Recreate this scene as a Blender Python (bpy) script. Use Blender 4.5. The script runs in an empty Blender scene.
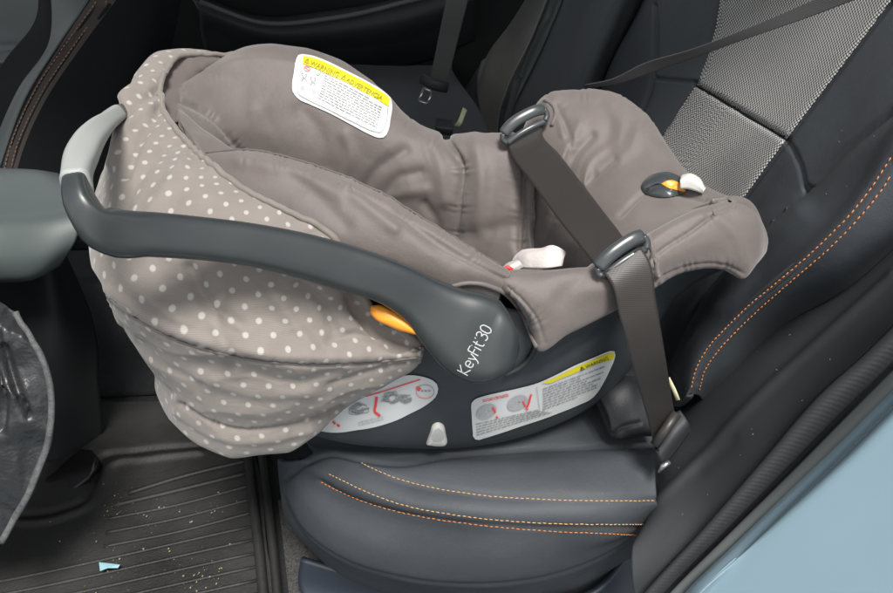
import bpy, math, random
import numpy as np
from mathutils import Vector, noise, geometry
from mathutils.bvhtree import BVHTree
random.seed(4)
rng = np.random.default_rng(7)
SC = bpy.context.scene
COL = SC.collection
R_ = math.radians
# ------------------------------------------------------------------ camera model (photo is 893x593)
CZ = 0.88; PITCH = R_(42); FPX = 773.0; CX, CY = 446.5, 296.5
CP = np.array([0, 0, CZ])
FW = np.array([0, math.cos(PITCH), -math.sin(PITCH)])
RT = np.array([1.0, 0, 0])
UP = np.array([0, math.sin(PITCH), math.cos(PITCH)])
def ray(px, py): return FW + (px-CX)/FPX*RT + (CY-py)/FPX*UP
def G(px, py, D): return CP + D*ray(px, py)
def Zp(px, py, z):
    d = ray(px, py); return CP + d*((z-CZ)/d[2])
# seat back plane
CR = np.array([.372, .749, 0.0]); LAT = np.array([-.14, .99, 0.0]); BU = np.array([.40, .056, .915]); BU /= np.linalg.norm(BU)
BN = np.cross(BU, LAT); BN /= np.linalg.norm(BN)
if BN[2] < 0: BN = -BN
def Bp(px, py, off=0.0):
    d = ray(px, py); o = CR + BN*off
    return CP + d*(np.dot(o-CP, BN)/np.dot(d, BN))
def proj(P):
    q = P-CP; d = q@FW
    return CX+FPX*(q@RT)/d, CY-FPX*(q@UP)/d
def GL(l): return [G(*p) for p in l]
def ZL(l): return [Zp(*p) for p in l]
def BL(l, off=None): return [Bp(*(p if off is None else (p[0], p[1], off))) for p in l]
# ------------------------------------------------------------------ curves and surfaces
def hermite(P, t, T):
    P = np.asarray(P, float); n = len(P)
    m = np.zeros_like(P)
    for i in range(n):
        if i == 0: m[i] = (P[1]-P[0])/(t[1]-t[0])
        elif i == n-1: m[i] = (P[-1]-P[-2])/(t[-1]-t[-2])
        else:
            h0 = t[i]-t[i-1]; h1 = t[i+1]-t[i]
            m[i] = ((P[i]-P[i-1])/h0*h1+(P[i+1]-P[i])/h1*h0)/(h0+h1)
    k = np.clip(np.searchsorted(t, T, side='right')-1, 0, n-2)
    h = (t[k+1]-t[k]); s = ((T-t[k])/h)
    sh = (len(T),)+(1,)*(P.ndim-1)
    h = h.reshape(sh); s = s.reshape(sh)
    return (2*s**3-3*s**2+1)*P[k]+(s**3-2*s**2+s)*h*m[k]+(-2*s**3+3*s**2)*P[k+1]+(s**3-s**2)*h*m[k+1]
def chord(P):
    P = np.asarray(P, float)
    d = np.linalg.norm(np.diff(P, axis=0), axis=-1)
    if d.ndim > 1: d = d.mean(axis=1)
    return np.concatenate([[0], np.cumsum(np.maximum(d, 1e-5))])
def curve(P, n):
    P = np.asarray(P, float); t = chord(P)
    Q = hermite(P, t, np.linspace(0, t[-1], n*6))
    t2 = chord(Q); T = np.linspace(0, t2[-1], n)
    return np.stack([np.interp(T, t2, Q[:, k]) for k in range(Q.shape[1])], 1)
def net(rows, nu, nv):
    A = np.stack([curve(r, nu) for r in rows])
    t = np.concatenate([[0], np.cumsum(np.maximum(np.linalg.norm(np.diff(A, axis=0), axis=2).mean(axis=1), 1e-4))])
    return hermite(A, t, np.linspace(0, t[-1], nv))
def gnormals(A):
    du = np.gradient(A, axis=1); dv = np.gradient(A, axis=0)
    n = np.cross(du, dv); n /= (np.linalg.norm(n, axis=2, keepdims=True)+1e-12)
    return n
def orient(A):
    n = gnormals(A); v = CP-A
    w = np.exp(-9*((A-CP)@FW)); s = (n*v).sum(2)*w; a = np.sign(s.sum())
    return n*(a if a else 1), (a < 0)
def strokes(A, st):
    """sculpt a grid: st = (polyline in photo px, width px, depth m)"""
    for pl, w, dep in st:
        N, _ = orient(A); x, y = proj(A.reshape(-1, 3)) if False else ((lambda q: (CX+FPX*(q@RT)/(q@FW), CY-FPX*(q@UP)/(q@FW)))(A-CP))
        c = curve(np.array(pl, float), 60); best = np.full(x.shape, 1e9)
        for i in range(len(c)-1):
            a, b = c[i], c[i+1]; ab = b-a; L = ab@ab+1e-9
            s = np.clip(((x-a[0])*ab[0]+(y-a[1])*ab[1])/L, 0, 1)
            d = np.hypot(x-a[0]-s*ab[0], y-a[1]-s*ab[1]); best = np.minimum(best, d)
        A = A+N*(dep*np.exp(-(best/w)**2))[..., None]
    return A
def pucker(A, items):
    for pl, w, amp, per in items:
        N, _ = orient(A); q = A-CP; dd = q@FW; x = CX+FPX*(q@RT)/dd; y = CY-FPX*(q@UP)/dd
        c = curve(np.array(pl, float), 90); t = chord(c); best = np.full(x.shape, 1e9); ts = np.zeros(x.shape)
        for i in range(len(c)-1):
            a, b = c[i], c[i+1]; ab = b-a; L = ab@ab+1e-9
            s = np.clip(((x-a[0])*ab[0]+(y-a[1])*ab[1])/L, 0, 1); d = np.hypot(x-a[0]-s*ab[0], y-a[1]-s*ab[1])
            k = d < best; best = np.where(k, d, best); ts = np.where(k, t[i]+s*(t[i+1]-t[i]), ts)
        f = np.sin(ts*6.283/per+1.7*np.sin(ts*.31)+best*.12)*(.55+.45*np.sin(ts*.173+1))
        A = A+N*(amp*f*np.exp(-(best/w)**2)*(1-np.exp(-(best/(w*.25))**2)*.5))[..., None]
    return A
def fnoise(A, amp, sc, seed=0, stretch=(1, 1, 1), ridged=False):
    N, _ = orient(A); h = np.zeros(A.shape[:2])
    for i in range(A.shape[0]):
        for j in range(A.shape[1]):
            p = A[i, j]
            v = noise.noise(Vector((p[0]*sc*stretch[0]+seed, p[1]*sc*stretch[1], p[2]*sc*stretch[2])))
            h[i, j] = (0.35-abs(v)*1.6) if ridged else v
    return A+N*(h*amp)[..., None]
# ------------------------------------------------------------------ mesh building
class M:
    def __init__(s): s.v = []; s.f = []; s.uv = []; s.hasuv = False
    def grid(s, A, flip=None, uv=None):
        nv, nu = A.shape[:2]; o = len(s.v)
        if flip is None: flip = orient(A)[1]
        s.v += [tuple(p) for p in A.reshape(-1, 3)]
        if uv is None: uv = np.zeros((nv, nu, 2))
        s.uv += [tuple(q) for q in uv.reshape(-1, 2)]
        for i in range(nv-1):
            for j in range(nu-1):
                q = (o+i*nu+j, o+i*nu+j+1, o+(i+1)*nu+j+1, o+(i+1)*nu+j)
                s.f.append(q[::-1] if flip else q)
        return s
    def poly(s, V, F):
        o = len(s.v); s.v += [tuple(p) for p in V]; s.uv += [(0, 0)]*len(V)
        s.f += [tuple(o+i for i in f) for f in F]; return s
    def tube(s, P, r, n=8, sx=1.0, caps=True, up=None):
        P = np.asarray(P, float); k = len(P)
        r = np.broadcast_to(np.asarray(r, float), (k,))
        T = np.gradient(P, axis=0); T /= np.linalg.norm(T, axis=1, keepdims=True)+1e-12
        u = np.array(up if up is not None else [0.1, 0.2, 1.0], float)
        V = []
        for i in range(k):
            u2 = u-T[i]*(u@T[i]); u2 /= np.linalg.norm(u2)+1e-12
            w = np.cross(T[i], u2)
            if up is None: u = u2
            for a in range(n):
                an = 2*math.pi*a/n; V.append(P[i]+r[i]*(math.cos(an)*u2+sx*math.sin(an)*w))
        F = []
        for i in range(k-1):
            for a in range(n):
                b = (a+1) % n; F.append((i*n+a, i*n+b, (i+1)*n+b, (i+1)*n+a))
        if caps: F += [tuple(range(n))[::-1], tuple((k-1)*n+a for a in range(n))]
        return s.poly(V, F)
    def build(s, name, mat, parent=None, thick=0.0, smooth=True, bevel=0, off=-1):
        me = bpy.data.meshes.new(name); me.from_pydata(s.v, [], s.f)
        l = me.uv_layers.new(name='uv')
        idx = np.zeros(len(me.loops), int); me.loops.foreach_get('vertex_index', idx)
        l.data.foreach_set('uv', np.array(s.uv, float)[idx].ravel())
        if smooth: me.polygons.foreach_set('use_smooth', [True]*len(me.polygons))
        me.materials.append(mat); me.update()
        o = bpy.data.objects.new(name, me); COL.objects.link(o)
        if parent:
            o.parent = parent; o.matrix_parent_inverse.identity()
            o.location = -parent_loc(parent)
        if thick:
            m = o.modifiers.new('thickness', 'SOLIDIFY'); m.thickness = thick; m.offset = off
        if bevel:
            m = o.modifiers.new('bevel', 'BEVEL'); m.width = bevel; m.segments = 2; m.limit_method = 'ANGLE'
        return o
def parent_loc(p):
    v = Vector((0, 0, 0))
    while p: v += p.location; p = p.parent
    return v
def thing(name, label, cat, loc=(0, 0, 0), group=None):
    o = bpy.data.objects.new(name, None); COL.objects.link(o); o.location = Vector([float(c) for c in loc]); o.empty_display_size = .05
    o['label'] = label; o['category'] = cat
    if group: o['group'] = group
    return o
def tag(o, label, cat, group=None):
    o['label'] = label; o['category'] = cat
    if group: o['group'] = group
    return o
def struct(o): o['kind'] = 'structure'; return o
def uvm(A, vmid=0, umid=0):
    du = np.linalg.norm(np.diff(A, axis=1), axis=2); u = np.concatenate([np.zeros((A.shape[0], 1)), np.cumsum(du, axis=1)], 1)
    dv = np.linalg.norm(np.diff(A, axis=0), axis=2); v = np.concatenate([np.zeros((1, A.shape[1])), np.cumsum(dv, axis=0)], 0)
    u = u-u[:, umid:umid+1]; v = v-v[vmid:vmid+1, :]
    return np.stack([u, v], 2)
def bvh_of(*grids):
    V = []; F = []
    for A in grids:
        nv, nu = A.shape[:2]; o = len(V); V += [Vector(p) for p in A.reshape(-1, 3)]
        F += [(o+i*nu+j, o+i*nu+j+1, o+(i+1)*nu+j+1, o+(i+1)*nu+j) for i in range(nv-1) for j in range(nu-1)]
    return BVHTree.FromPolygons(V, F)
def cast(bvh, px, py, off=0.001):
    d = Vector(ray(px, py)); L = d.length; d.normalize()
    h, n, i, t = bvh.ray_cast(Vector(CP), d, 5)
    if h is None: return None
    if n.dot(d) > 0: n = -n
    return np.array(h+n*off)
def castline(bvh, pl, n, off=0.001):
    out = [cast(bvh, x, y, off) for x, y in curve(np.array(pl, float), n)]
    return [p for p in out if p is not None]
def patch(bvh, A, B, nu, nv, off=.001):
    a = curve(np.array(A, float), nu); b = curve(np.array(B, float), nu)
    rows = []
    last = None
    for i in range(nv):
        t = i/(nv-1); row = []
        for j in range(nu):
            p = cast(bvh, *(a[j]*(1-t)+b[j]*t), off)
            if p is None: p = last if last is not None else G(*(a[j]*(1-t)+b[j]*t), 1.0)
            last = p; row.append(p)
        rows.append(row)
    return np.array(rows)
def inside(pt, poly):
    x, y = pt; c = False; n = len(poly); j = n-1
    for i in range(n):
        xi, yi = poly[i]; xj, yj = poly[j]
        if (yi > y) != (yj > y) and x < (xj-xi)*(y-yi)/(yj-yi)+xi: c = not c
        j = i
    return c
def decal(bvh, outline, name, mat, parent, off=.0012, step=4.0, thick=0, smoothn=0):
    """a sticker shaped by a closed outline, laid on a surface"""
    if smoothn:
        c = curve(np.array(list(outline)+[outline[0]], float), smoothn)[:-1]
    else: c = np.array(outline, float)
    pts = [Vector((x, y)) for x, y in c]; nb = len(pts)
    edges = [(i, (i+1) % nb) for i in range(nb)]
    x0, y0 = c.min(0); x1, y1 = c.max(0)
    y = y0+step/2; inn = []
    while y < y1:
        x = x0+step/2
        while x < x1:
            if inside((x, y), c) and np.min(np.hypot(c[:, 0]-x, c[:, 1]-y)) > step*.45: inn.append(Vector((x, y)))
            x += step
        y += step
    r = geometry.delaunay_2d_cdt(pts+inn, edges, [], 1, 1e-4)
    V = []
    for p in r[0]:
        q = cast(bvh, p.x, p.y, off)
        if q is None: q = V[-1] if V else G(p.x, p.y, 1.0)
        V.append(q)
    # ensure faces look at the camera
    F = []
    for f in r[2]:
        a, b, d = [np.array(V[i]) for i in f[:3]]
        n = np.cross(b-a, d-a); F.append(tuple(f) if n@(CP-a) > 0 else tuple(f)[::-1])
    m = M(); m.poly(V, F); m.uv = [(p.x/100, p.y/100) for p in r[0]]
    return m.build(name, mat, parent, thick=thick)
def ribbon_px(m, bvh, pl, w, off, n=None):
    """a painted line w px wide following pl on the surface"""
    pl = np.array(pl, float); n = n or max(2, int(np.linalg.norm(np.diff(pl, axis=0), axis=1).sum()/2.5)+1)
    c = curve(pl, n) if len(pl) > 2 else np.array([pl[0]*(1-t)+pl[1]*t for t in np.linspace(0, 1, n)])
    T = np.gradient(c, axis=0); T /= np.linalg.norm(T, axis=1, keepdims=True)+1e-9
    Nn = np.stack([-T[:, 1], T[:, 0]], 1)
    rows = []
    for s in (-.5, .5):
        row = [cast(bvh, *(c[i]+Nn[i]*w*s), off) for i in range(len(c))]
        if any(p is None for p in row): return
        rows.append(row)
    m.grid(np.array(rows))
def text_px(m, bvh, s, org, dirv, h, off, squeeze=1.0, bold=False):
    """flat lettering laid on a surface: org = baseline start px, dirv = reading direction px, h = cap height px"""
    cu = bpy.data.curves.new('t', 'FONT'); cu.body = s; cu.size = 1; cu.resolution_u = 2; cu.offset = .02 if bold else 0
    ob = bpy.data.objects.new('t', cu); COL.objects.link(ob)
    bpy.context.view_layer.update()
    me = ob.to_mesh(); d = np.array(dirv, float); d /= np.linalg.norm(d); u = np.array([d[1], -d[0]])
    k = h/.69; V = []; ok = True
    for v in me.vertices:
        p = np.array(org)+d*v.co.x*k*squeeze+u*v.co.y*k; q = cast(bvh, p[0], p[1], off)
        if q is None: ok = False; break
        V.append(q)
    if ok and V:
        F = []
        for f in me.polygons:
            f = tuple(f.vertices); a, b, c = [V[i] for i in f[:3]]
            F.append(f if np.cross(b-a, c-a)@(CP-a) > 0 else f[::-1])
        m.poly(V, F)
    ob.to_mesh_clear(); bpy.data.objects.remove(ob); bpy.data.curves.remove(cu)
def stitch(P, name, mat, parent, L=.0048, gap=.0022, r=.0007, jit=.0002):
    P = np.array(P); t = chord(P); m = M(); s = 0
    while s+L < t[-1]:
        q = [np.array([np.interp(s+L*k, t, P[:, a]) for a in range(3)])+rng.normal(0, jit, 3) for k in (0, .5, 1)]
        m.tube(q, [r*.6, r, r*.6], 5); s += L+gap
    return m.build(name, mat, parent)
# ------------------------------------------------------------------ materials
def mat(name, col, rough=.6, bump=None, sheen=0, spec=.5, var=0, varsc=8, metal=0, coat=0, coord='Object'):
    m = bpy.data.materials.new(name); m.use_nodes = True; nt = m.node_tree; b = nt.nodes['Principled BSDF']
    b.inputs['Base Color'].default_value = (*col, 1); b.inputs['Roughness'].default_value = rough
    b.inputs['Metallic'].default_value = metal; b.inputs['Specular IOR Level'].default_value = spec
    if sheen:
        b.inputs['Sheen Weight'].default_value = sheen; b.inputs['Sheen Roughness'].default_value = .5
    if coat: b.inputs['Coat Weight'].default_value = coat; b.inputs['Coat Roughness'].default_value = .012
    tc = nt.nodes.new('ShaderNodeTexCoord')
    if var:
        n = nt.nodes.new('ShaderNodeTexNoise'); n.inputs['Scale'].default_value = varsc; n.inputs['Detail'].default_value = 6
        nt.links.new(tc.outputs[coord], n.inputs['Vector'])
        r = nt.nodes.new('ShaderNodeValToRGB'); r.color_ramp.elements[0].position = .3; r.color_ramp.elements[1].position = .7
        r.color_ramp.elements[0].color = (*[c*(1-var) for c in col], 1); r.color_ramp.elements[1].color = (*[min(1, c*(1+var)) for c in col], 1)
        nt.links.new(n.outputs['Fac'], r.inputs['Fac']); nt.links.new(r.outputs['Color'], b.inputs['Base Color'])
        rr = nt.nodes.new('ShaderNodeMapRange'); rr.inputs['To Min'].default_value = rough-.06; rr.inputs['To Max'].default_value = rough+.08
        nt.links.new(n.outputs['Fac'], rr.inputs['Value']); nt.links.new(rr.outputs['Result'], b.inputs['Roughness'])
    prev = None
    for (kind, sc, st, dist) in (bump or []):
        if kind == 'noise':
            n = nt.nodes.new('ShaderNodeTexNoise'); n.inputs['Scale'].default_value = sc; n.inputs['Detail'].default_value = 4; o = n.outputs['Fac']
        elif kind == 'voro':
            n = nt.nodes.new('ShaderNodeTexVoronoi'); n.inputs['Scale'].default_value = sc; o = n.outputs['Distance']
        nt.links.new(tc.outputs[coord], n.inputs['Vector'])
        bp = nt.nodes.new('ShaderNodeBump'); bp.inputs['Strength'].default_value = st; bp.inputs['Distance'].default_value = dist
        nt.links.new(o, bp.inputs['Height'])
        if prev: nt.links.new(prev.outputs['Normal'], bp.inputs['Normal'])
        prev = bp
    if prev: nt.links.new(prev.outputs['Normal'], b.inputs['Normal'])
    return m
def nmath(nt, op, a, b=None, clamp=False):
    n = nt.nodes.new('ShaderNodeMath'); n.operation = op; n.use_clamp = clamp
    for i, x in enumerate((a, b)):
        if x is None: continue
        if isinstance(x, (int, float)): n.inputs[i].default_value = x
        else: nt.links.new(x, n.inputs[i])
    return n.outputs[0]
def uvxy(nt):
    tc = nt.nodes.new('ShaderNodeTexCoord'); sp = nt.nodes.new('ShaderNodeSeparateXYZ')
    nt.links.new(tc.outputs['UV'], sp.inputs[0]); return sp.outputs[0], sp.outputs[1], tc
def mixcol(nt, fac, c0, c1):
    n = nt.nodes.new('ShaderNodeMix'); n.data_type = 'RGBA'
    nt.links.new(fac, n.inputs['Factor'])
    for k, c in ((6, c0), (7, c1)):
        if isinstance(c, tuple): n.inputs[k].default_value = (*c, 1)
        else: nt.links.new(c, n.inputs[k])
    return n.outputs[2]
def addbump(nt, h, st, dist, prev=None):
    bp = nt.nodes.new('ShaderNodeBump'); bp.inputs['Strength'].default_value = st; bp.inputs['Distance'].default_value = dist
    nt.links.new(h, bp.inputs['Height'])
    if prev: nt.links.new(prev, bp.inputs['Normal'])
    return bp.outputs['Normal']
def dots_mat():
    m = mat('polka_dot_cloth', (.33, .29, .275), .75, sheen=.25, spec=.25); nt = m.node_tree; b = nt.nodes['Principled BSDF']
    u, v, tc = uvxy(nt)
    S = .0262
    wn = nt.nodes.new('ShaderNodeTexNoise'); wn.inputs['Scale'].default_value = 9; nt.links.new(tc.outputs['UV'], wn.inputs['Vector'])
    wob = nmath(nt, 'MULTIPLY', nmath(nt, 'SUBTRACT', wn.outputs['Fac'], .5), .012)
    u2 = nmath(nt, 'ADD', u, wob); v2 = nmath(nt, 'SUBTRACT', v, wob)
    a = nmath(nt, 'DIVIDE', nmath(nt, 'ADD', u2, v2), S*1.25); c = nmath(nt, 'DIVIDE', nmath(nt, 'SUBTRACT', nmath(nt, 'MULTIPLY', u2, .82), nmath(nt, 'MULTIPLY', v2, 1.0)), S*1.05)
    fa = nmath(nt, 'SUBTRACT', nmath(nt, 'FRACT', a), .5); fc = nmath(nt, 'SUBTRACT', nmath(nt, 'FRACT', c), .5)
    d = nmath(nt, 'SQRT', nmath(nt, 'ADD', nmath(nt, 'MULTIPLY', fa, fa), nmath(nt, 'MULTIPLY', fc, fc)))
    mr = nt.nodes.new('ShaderNodeMapRange'); mr.inputs['From Min'].default_value = .19; mr.inputs['From Max'].default_value = .12
    nt.links.new(d, mr.inputs['Value'])
    # fine cloth weave
    wv = nt.nodes.new('ShaderNodeTexWave'); wv.bands_direction = 'X'; wv.inputs['Scale'].default_value = 190; wv.inputs['Distortion'].default_value = .4
    nt.links.new(tc.outputs['UV'], wv.inputs['Vector'])
    n2 = nt.nodes.new('ShaderNodeTexNoise'); n2.inputs['Scale'].default_value = 30; n2.inputs['Detail'].default_value = 5; nt.links.new(tc.outputs['Object'], n2.inputs['Vector'])
    f = nmath(nt, 'ADD', nmath(nt, 'MULTIPLY', wv.outputs['Fac'], .45), nmath(nt, 'MULTIPLY', n2.outputs['Fac'], .6))
    base = mixcol(nt, f, (.150, .133, .119), (.235, .212, .193))
    col = mixcol(nt, mr.outputs[0], base, (.36, .345, .325))
    nt.links.new(col, b.inputs['Base Color'])
    nn = addbump(nt, wv.outputs['Fac'], .25, .0006)
    n3 = nt.nodes.new('ShaderNodeTexNoise'); n3.inputs['Scale'].default_value = 22; n3.inputs['Detail'].default_value = 3; nt.links.new(tc.outputs['Object'], n3.inputs['Vector'])
    nn = addbump(nt, n3.outputs['Fac'], .6, .009, nn)
    nt.links.new(nn, b.inputs['Normal'])
    return m
def weave_mat():
    m = mat('woven_mesh_cloth', (.2, .2, .2), .8, spec=.2); nt = m.node_tree; b = nt.nodes['Principled BSDF']
    u, v, tc = uvxy(nt); P = .0060
    row = nmath(nt, 'FLOOR', nmath(nt, 'DIVIDE', v, P/2))
    sh = nmath(nt, 'MULTIPLY', nmath(nt, 'MODULO', row, 2.0), .5)
    fu = nmath(nt, 'SUBTRACT', nmath(nt, 'FRACT', nmath(nt, 'ADD', nmath(nt, 'DIVIDE', u, P), sh)), .5)
    fv = nmath(nt, 'SUBTRACT', nmath(nt, 'FRACT', nmath(nt, 'DIVIDE', v, P/2)), .5)
    au = nmath(nt, 'ABSOLUTE', fu); av = nmath(nt, 'ABSOLUTE', fv)
    d = nmath(nt, 'ADD', nmath(nt, 'MULTIPLY', au, 1.5), nmath(nt, 'MULTIPLY', av, .9))
    mr = nt.nodes.new('ShaderNodeMapRange'); mr.inputs['From Min'].default_value = .72; mr.inputs['From Max'].default_value = .48
    nt.links.new(d, mr.inputs['Value'])
    col = mixcol(nt, mr.outputs[0], (.022, .024, .027), (.50, .50, .485))
    nt.links.new(col, b.inputs['Base Color'])
    nt.links.new(addbump(nt, mr.outputs[0], .6, .0012), b.inputs['Normal'])
    return m
def web_mat(name, c0, c1, P=.003, rough=.42):
    m = mat(name, c0, rough, spec=.45); nt = m.node_tree; b = nt.nodes['Principled BSDF']
    u, v, tc = uvxy(nt)
    s1 = nmath(nt, 'SINE', nmath(nt, 'MULTIPLY', nmath(nt, 'ADD', u, nmath(nt, 'MULTIPLY', v, .6)), 6.283/P))
    s2 = nmath(nt, 'SINE', nmath(nt, 'MULTIPLY', v, 6.283/(P*.8)))
    f = nmath(nt, 'ADD', nmath(nt, 'MULTIPLY', nmath(nt, 'MULTIPLY', s1, s2), .5), .5)
    nt.links.new(mixcol(nt, f, c0, c1), b.inputs['Base Color'])
    nt.links.new(addbump(nt, f, .3, .0005), b.inputs['Normal'])
    return m
def rib_mat():
    m = mat('ribbed_rubber', (.03, .032, .034), .55); nt = m.node_tree; b = nt.nodes['Principled BSDF']
    u, v, tc = uvxy(nt)
    s = nmath(nt, 'SINE', nmath(nt, 'MULTIPLY', u, 6.283/.0062))
    f = nmath(nt, 'ADD', nmath(nt, 'MULTIPLY', s, .5), .5)
    nt.links.new(addbump(nt, f, .22, .0009), b.inputs['Normal'])
    return m
FAB = [('noise', 1100, .5, .0009), ('noise', 18, .35, .008), ('noise', 60, .2, .002)]
M_pad = mat('taupe_cloth', (.120, .102, .095), .55, FAB, sheen=.3, spec=.45, var=.1, varsc=14)
M_padL = mat('taupe_lining', (.11, .092, .085), .65, FAB, sheen=.2, spec=.25, var=.08)
M_dots = dots_mat()
M_handle = mat('grey_plastic', (.026, .031, .033), .33, [('noise', 700, .12, .0004)], var=.08, varsc=20)
M_grip = mat('light_grey_rubber', (.27, .285, .275), .55, [('noise', 500, .1, .0004)])
M_shell = mat('charcoal_plastic', (.034, .040, .046), .5, [('noise', 900, .2, .0004)], var=.12, varsc=20)
M_hook = mat('smoky_plastic', (.042, .049, .052), .28, var=.1, spec=.6)
M_orange = mat('orange_plastic', (.85, .33, .03), .4)
M_white = mat('white_plastic', (.60, .60, .57), .5)
M_wcloth = mat('pale_webbing', (.62, .58, .56), .8, [('noise', 400, .3, .001), ('noise', 60, .5, .004)])
M_paper = mat('label_paper', (.56, .575, .575), .45, [('noise', 60, .1, .001)])
M_yellow = mat('label_yellow', (.66, .58, .015), .45)
M_red = mat('label_red', (.75, .05, .05), .45)
M_ink = mat('label_grey_ink', (.24, .25, .26), .5)
M_ink2 = mat('label_pale_ink', (.36, .37, .38), .5)
M_black = mat('label_black_ink', (.05, .05, .04), .5)
M_letter = mat('pale_print', (.42, .43, .43), .5)
M_leather = mat('dark_upholstery', (.042, .048, .055), .6, [('voro', 700, .3, .0007), ('noise', 40, .3, .003)], var=.12, varsc=10, spec=.4)
M_leather2 = mat('black_upholstery', (.014, .016, .019), .55, [('voro', 600, .3, .0006), ('noise', 30, .2, .003)], var=.12, spec=.4)
M_cloth = mat('navy_cloth', (.062, .070, .078), .85, [('noise', 800, .4, .0008), ('noise', 30, .2, .003)], sheen=.1, var=.12)
M_mid = mat('grey_insert_cloth', (.2, .2, .19), .85, [('noise', 700, .4, .001)], var=.15)
M_weave = weave_mat()
M_thread = mat('orange_thread', (.55, .20, .06), .6)
M_thread2 = mat('tan_thread', (.55, .33, .15), .6)
M_belt = web_mat('brown_grey_webbing', (.020, .018, .017), (.040, .036, .034), .0026)
M_belt2 = web_mat('black_webbing', (.03, .03, .032), (.05, .05, .052), .003)
M_trim = mat('black_trim', (.013, .0145, .016), .6, [('noise', 500, .25, .0006)], var=.12)
M_trim2 = mat('dark_grey_trim', (.026, .029, .032), .6, [('noise', 450, .3, .0006)], var=.1)
M_rub = rib_mat()
M_lip = mat('grey_rubber_lip', (.10, .11, .11), .5, var=.1)
M_paint = mat('pale_blue_car_paint', (.26, .375, .44), .5, var=.03, varsc=3, coat=1.0, spec=.2)
M_mat = mat('rubber_mat', (.014, .0142, .014), .6, [('noise', 300, .5, .0014), ('noise', 25, .3, .004)], var=.8, varsc=7)
M_carpet = mat('black_carpet', (.012, .013, .015), .95, [('noise', 600, .8, .003)], var=.4, varsc=200)
M_carpet2 = mat('speckled_carpet', (.05, .05, .048), .95, [('noise', 500, .8, .003)], var=.6, varsc=300)
M_nylon = mat('grey_nylon', (.022, .023, .025), .38, [('noise', 26, .8, .012)], var=.15)
M_bind = mat('grey_binding', (.085, .088, .09), .8, [('noise', 400, .6, .002)], var=.3, varsc=150)
M_console = mat('grey_green_vinyl', (.056, .070, .069), .5, [('voro', 500, .15, .0004)], var=.06)
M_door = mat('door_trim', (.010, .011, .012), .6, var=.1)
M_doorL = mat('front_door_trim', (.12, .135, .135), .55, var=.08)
M_steel = mat('steel', (.5, .5, .5), .3, metal=.9)
M_roof = mat('headliner', (.35, .35, .34), .9)
M_crumb = mat('crumb', (.22, .18, .12), .9)
# ================================================================== INFANT SEAT
root = thing('infant_car_seat', 'taupe infant car seat with polka dot canopy, belted onto the dark rear seat', 'car seat', (0.0, .80, 0.0))
# --- shell
sh = net([
 GL([(190,150,1.02),(235,235,.93),(300,285,.905),(400,300,.905),(470,302,.91),(540,312,.92),(600,303,.935),(640,282,.95),(670,264,.955),(700,252,.955),(738,245,.955)]),
 GL([(190,180,1.03),(232,300,.94),(300,345,.925),(400,350,.925),(470,352,.93),(540,350,.94),(600,330,.955),(640,300,.965),(670,276,.965),(700,262,.965),(738,250,.965)]),
 GL([(192,230,1.06),(240,370,.97),(300,398,.965),(400,400,.975),(470,400,.985),(540,390,.99),(600,362,.995),(640,325,.995),(672,288,.985),(702,270,.98),(738,258,.98)]),
 GL([(200,260,1.09),(255,405,1.01),(300,430,1.03),(330,440,1.045),(400,448,1.065),(470,447,1.072),(540,431,1.077),(595,404,1.08),(628,372,1.07),(657,325,1.05),(680,294,1.02),(704,276,.995),(738,264,.99)]),
 GL([(215,250,1.15),(300,400,1.12),(400,415,1.15),(470,415,1.165),(540,400,1.165),(600,370,1.15),(650,310,1.10),(700,280,1.03),(735,262,1.0)]),
 GL([(215,200,1.25),(300,300,1.32),(400,310,1.36),(470,310,1.36),(540,295,1.34),(600,270,1.28),(650,230,1.2),(700,220,1.1),(725,215,1.04)]),
 GL([(215,120,1.16),(300,140,1.26),(400,180,1.28),(470,190,1.28),(540,180,1.25),(600,160,1.2),(640,160,1.14),(690,185,1.05),(715,200,1.0)]),
], 130, 90)
sh = strokes(sh, [([(430,350),(470,385),(520,378),(600,335)], 3, -.0025), ([(300,415),(360,432),(440,434),(540,418),(600,390)], 60, .0)])
M().grid(sh).build('shell', M_shell, root, thick=.004)
b_sh = bvh_of(sh)
# ridge around the handle socket
m = M(); m.tube(np.array([cast(b_sh, *p, .003) for p in curve(np.array([(505,373),(522,364),(533,350),(536,332),(530,312),(518,298)], float), 30)]), .0035, 8)
m.build('socket_rim', M_handle, root)
# --- handle
ST = [((518,340),(511,356),.862,.008),((518,328),(502,369),.858,.017),((512,313),(486,380),.856,.022),((500,301),(465,381),.856,.023),((483,292),(447,370),.852,.023),((462,287),(429,350),.848,.022),((436,278),(411,327),.84,.020),
      ((403,263),(385,306),.823,.018),((350,245),(341,291),.80,.017),((300,232),(295,277),.775,.016),((250,223),(248,266),.75,.015),((200,217),(200,260),.726,.015),((150,212),(149,257),.698,.015),
      ((120,209),(109,256),.674,.014),((104,205),(86,243),.660,.013),((94,196),(71,216),.655,.013),((90,186),(64,186),.662,.013),((91,173),(64,165),.685,.012),((98,153),(73,144),.73,.012),((105,140),(86,128),.785,.012),((111,131),(98,119),.84,.012),
      ((118,123),(109,109),.90,.012),((132,118),(123,104),.98,.013),((152,114),(139,98),1.07,.015),((184,114),(178,92),1.13,.016),((240,124),(240,98),1.21,.016),((310,142),(312,114),1.26,.016),((370,160),(378,126),1.28,.018),((415,178),(425,140),1.29,.018),((430,178),(436,158),1.29,.008)]
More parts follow.
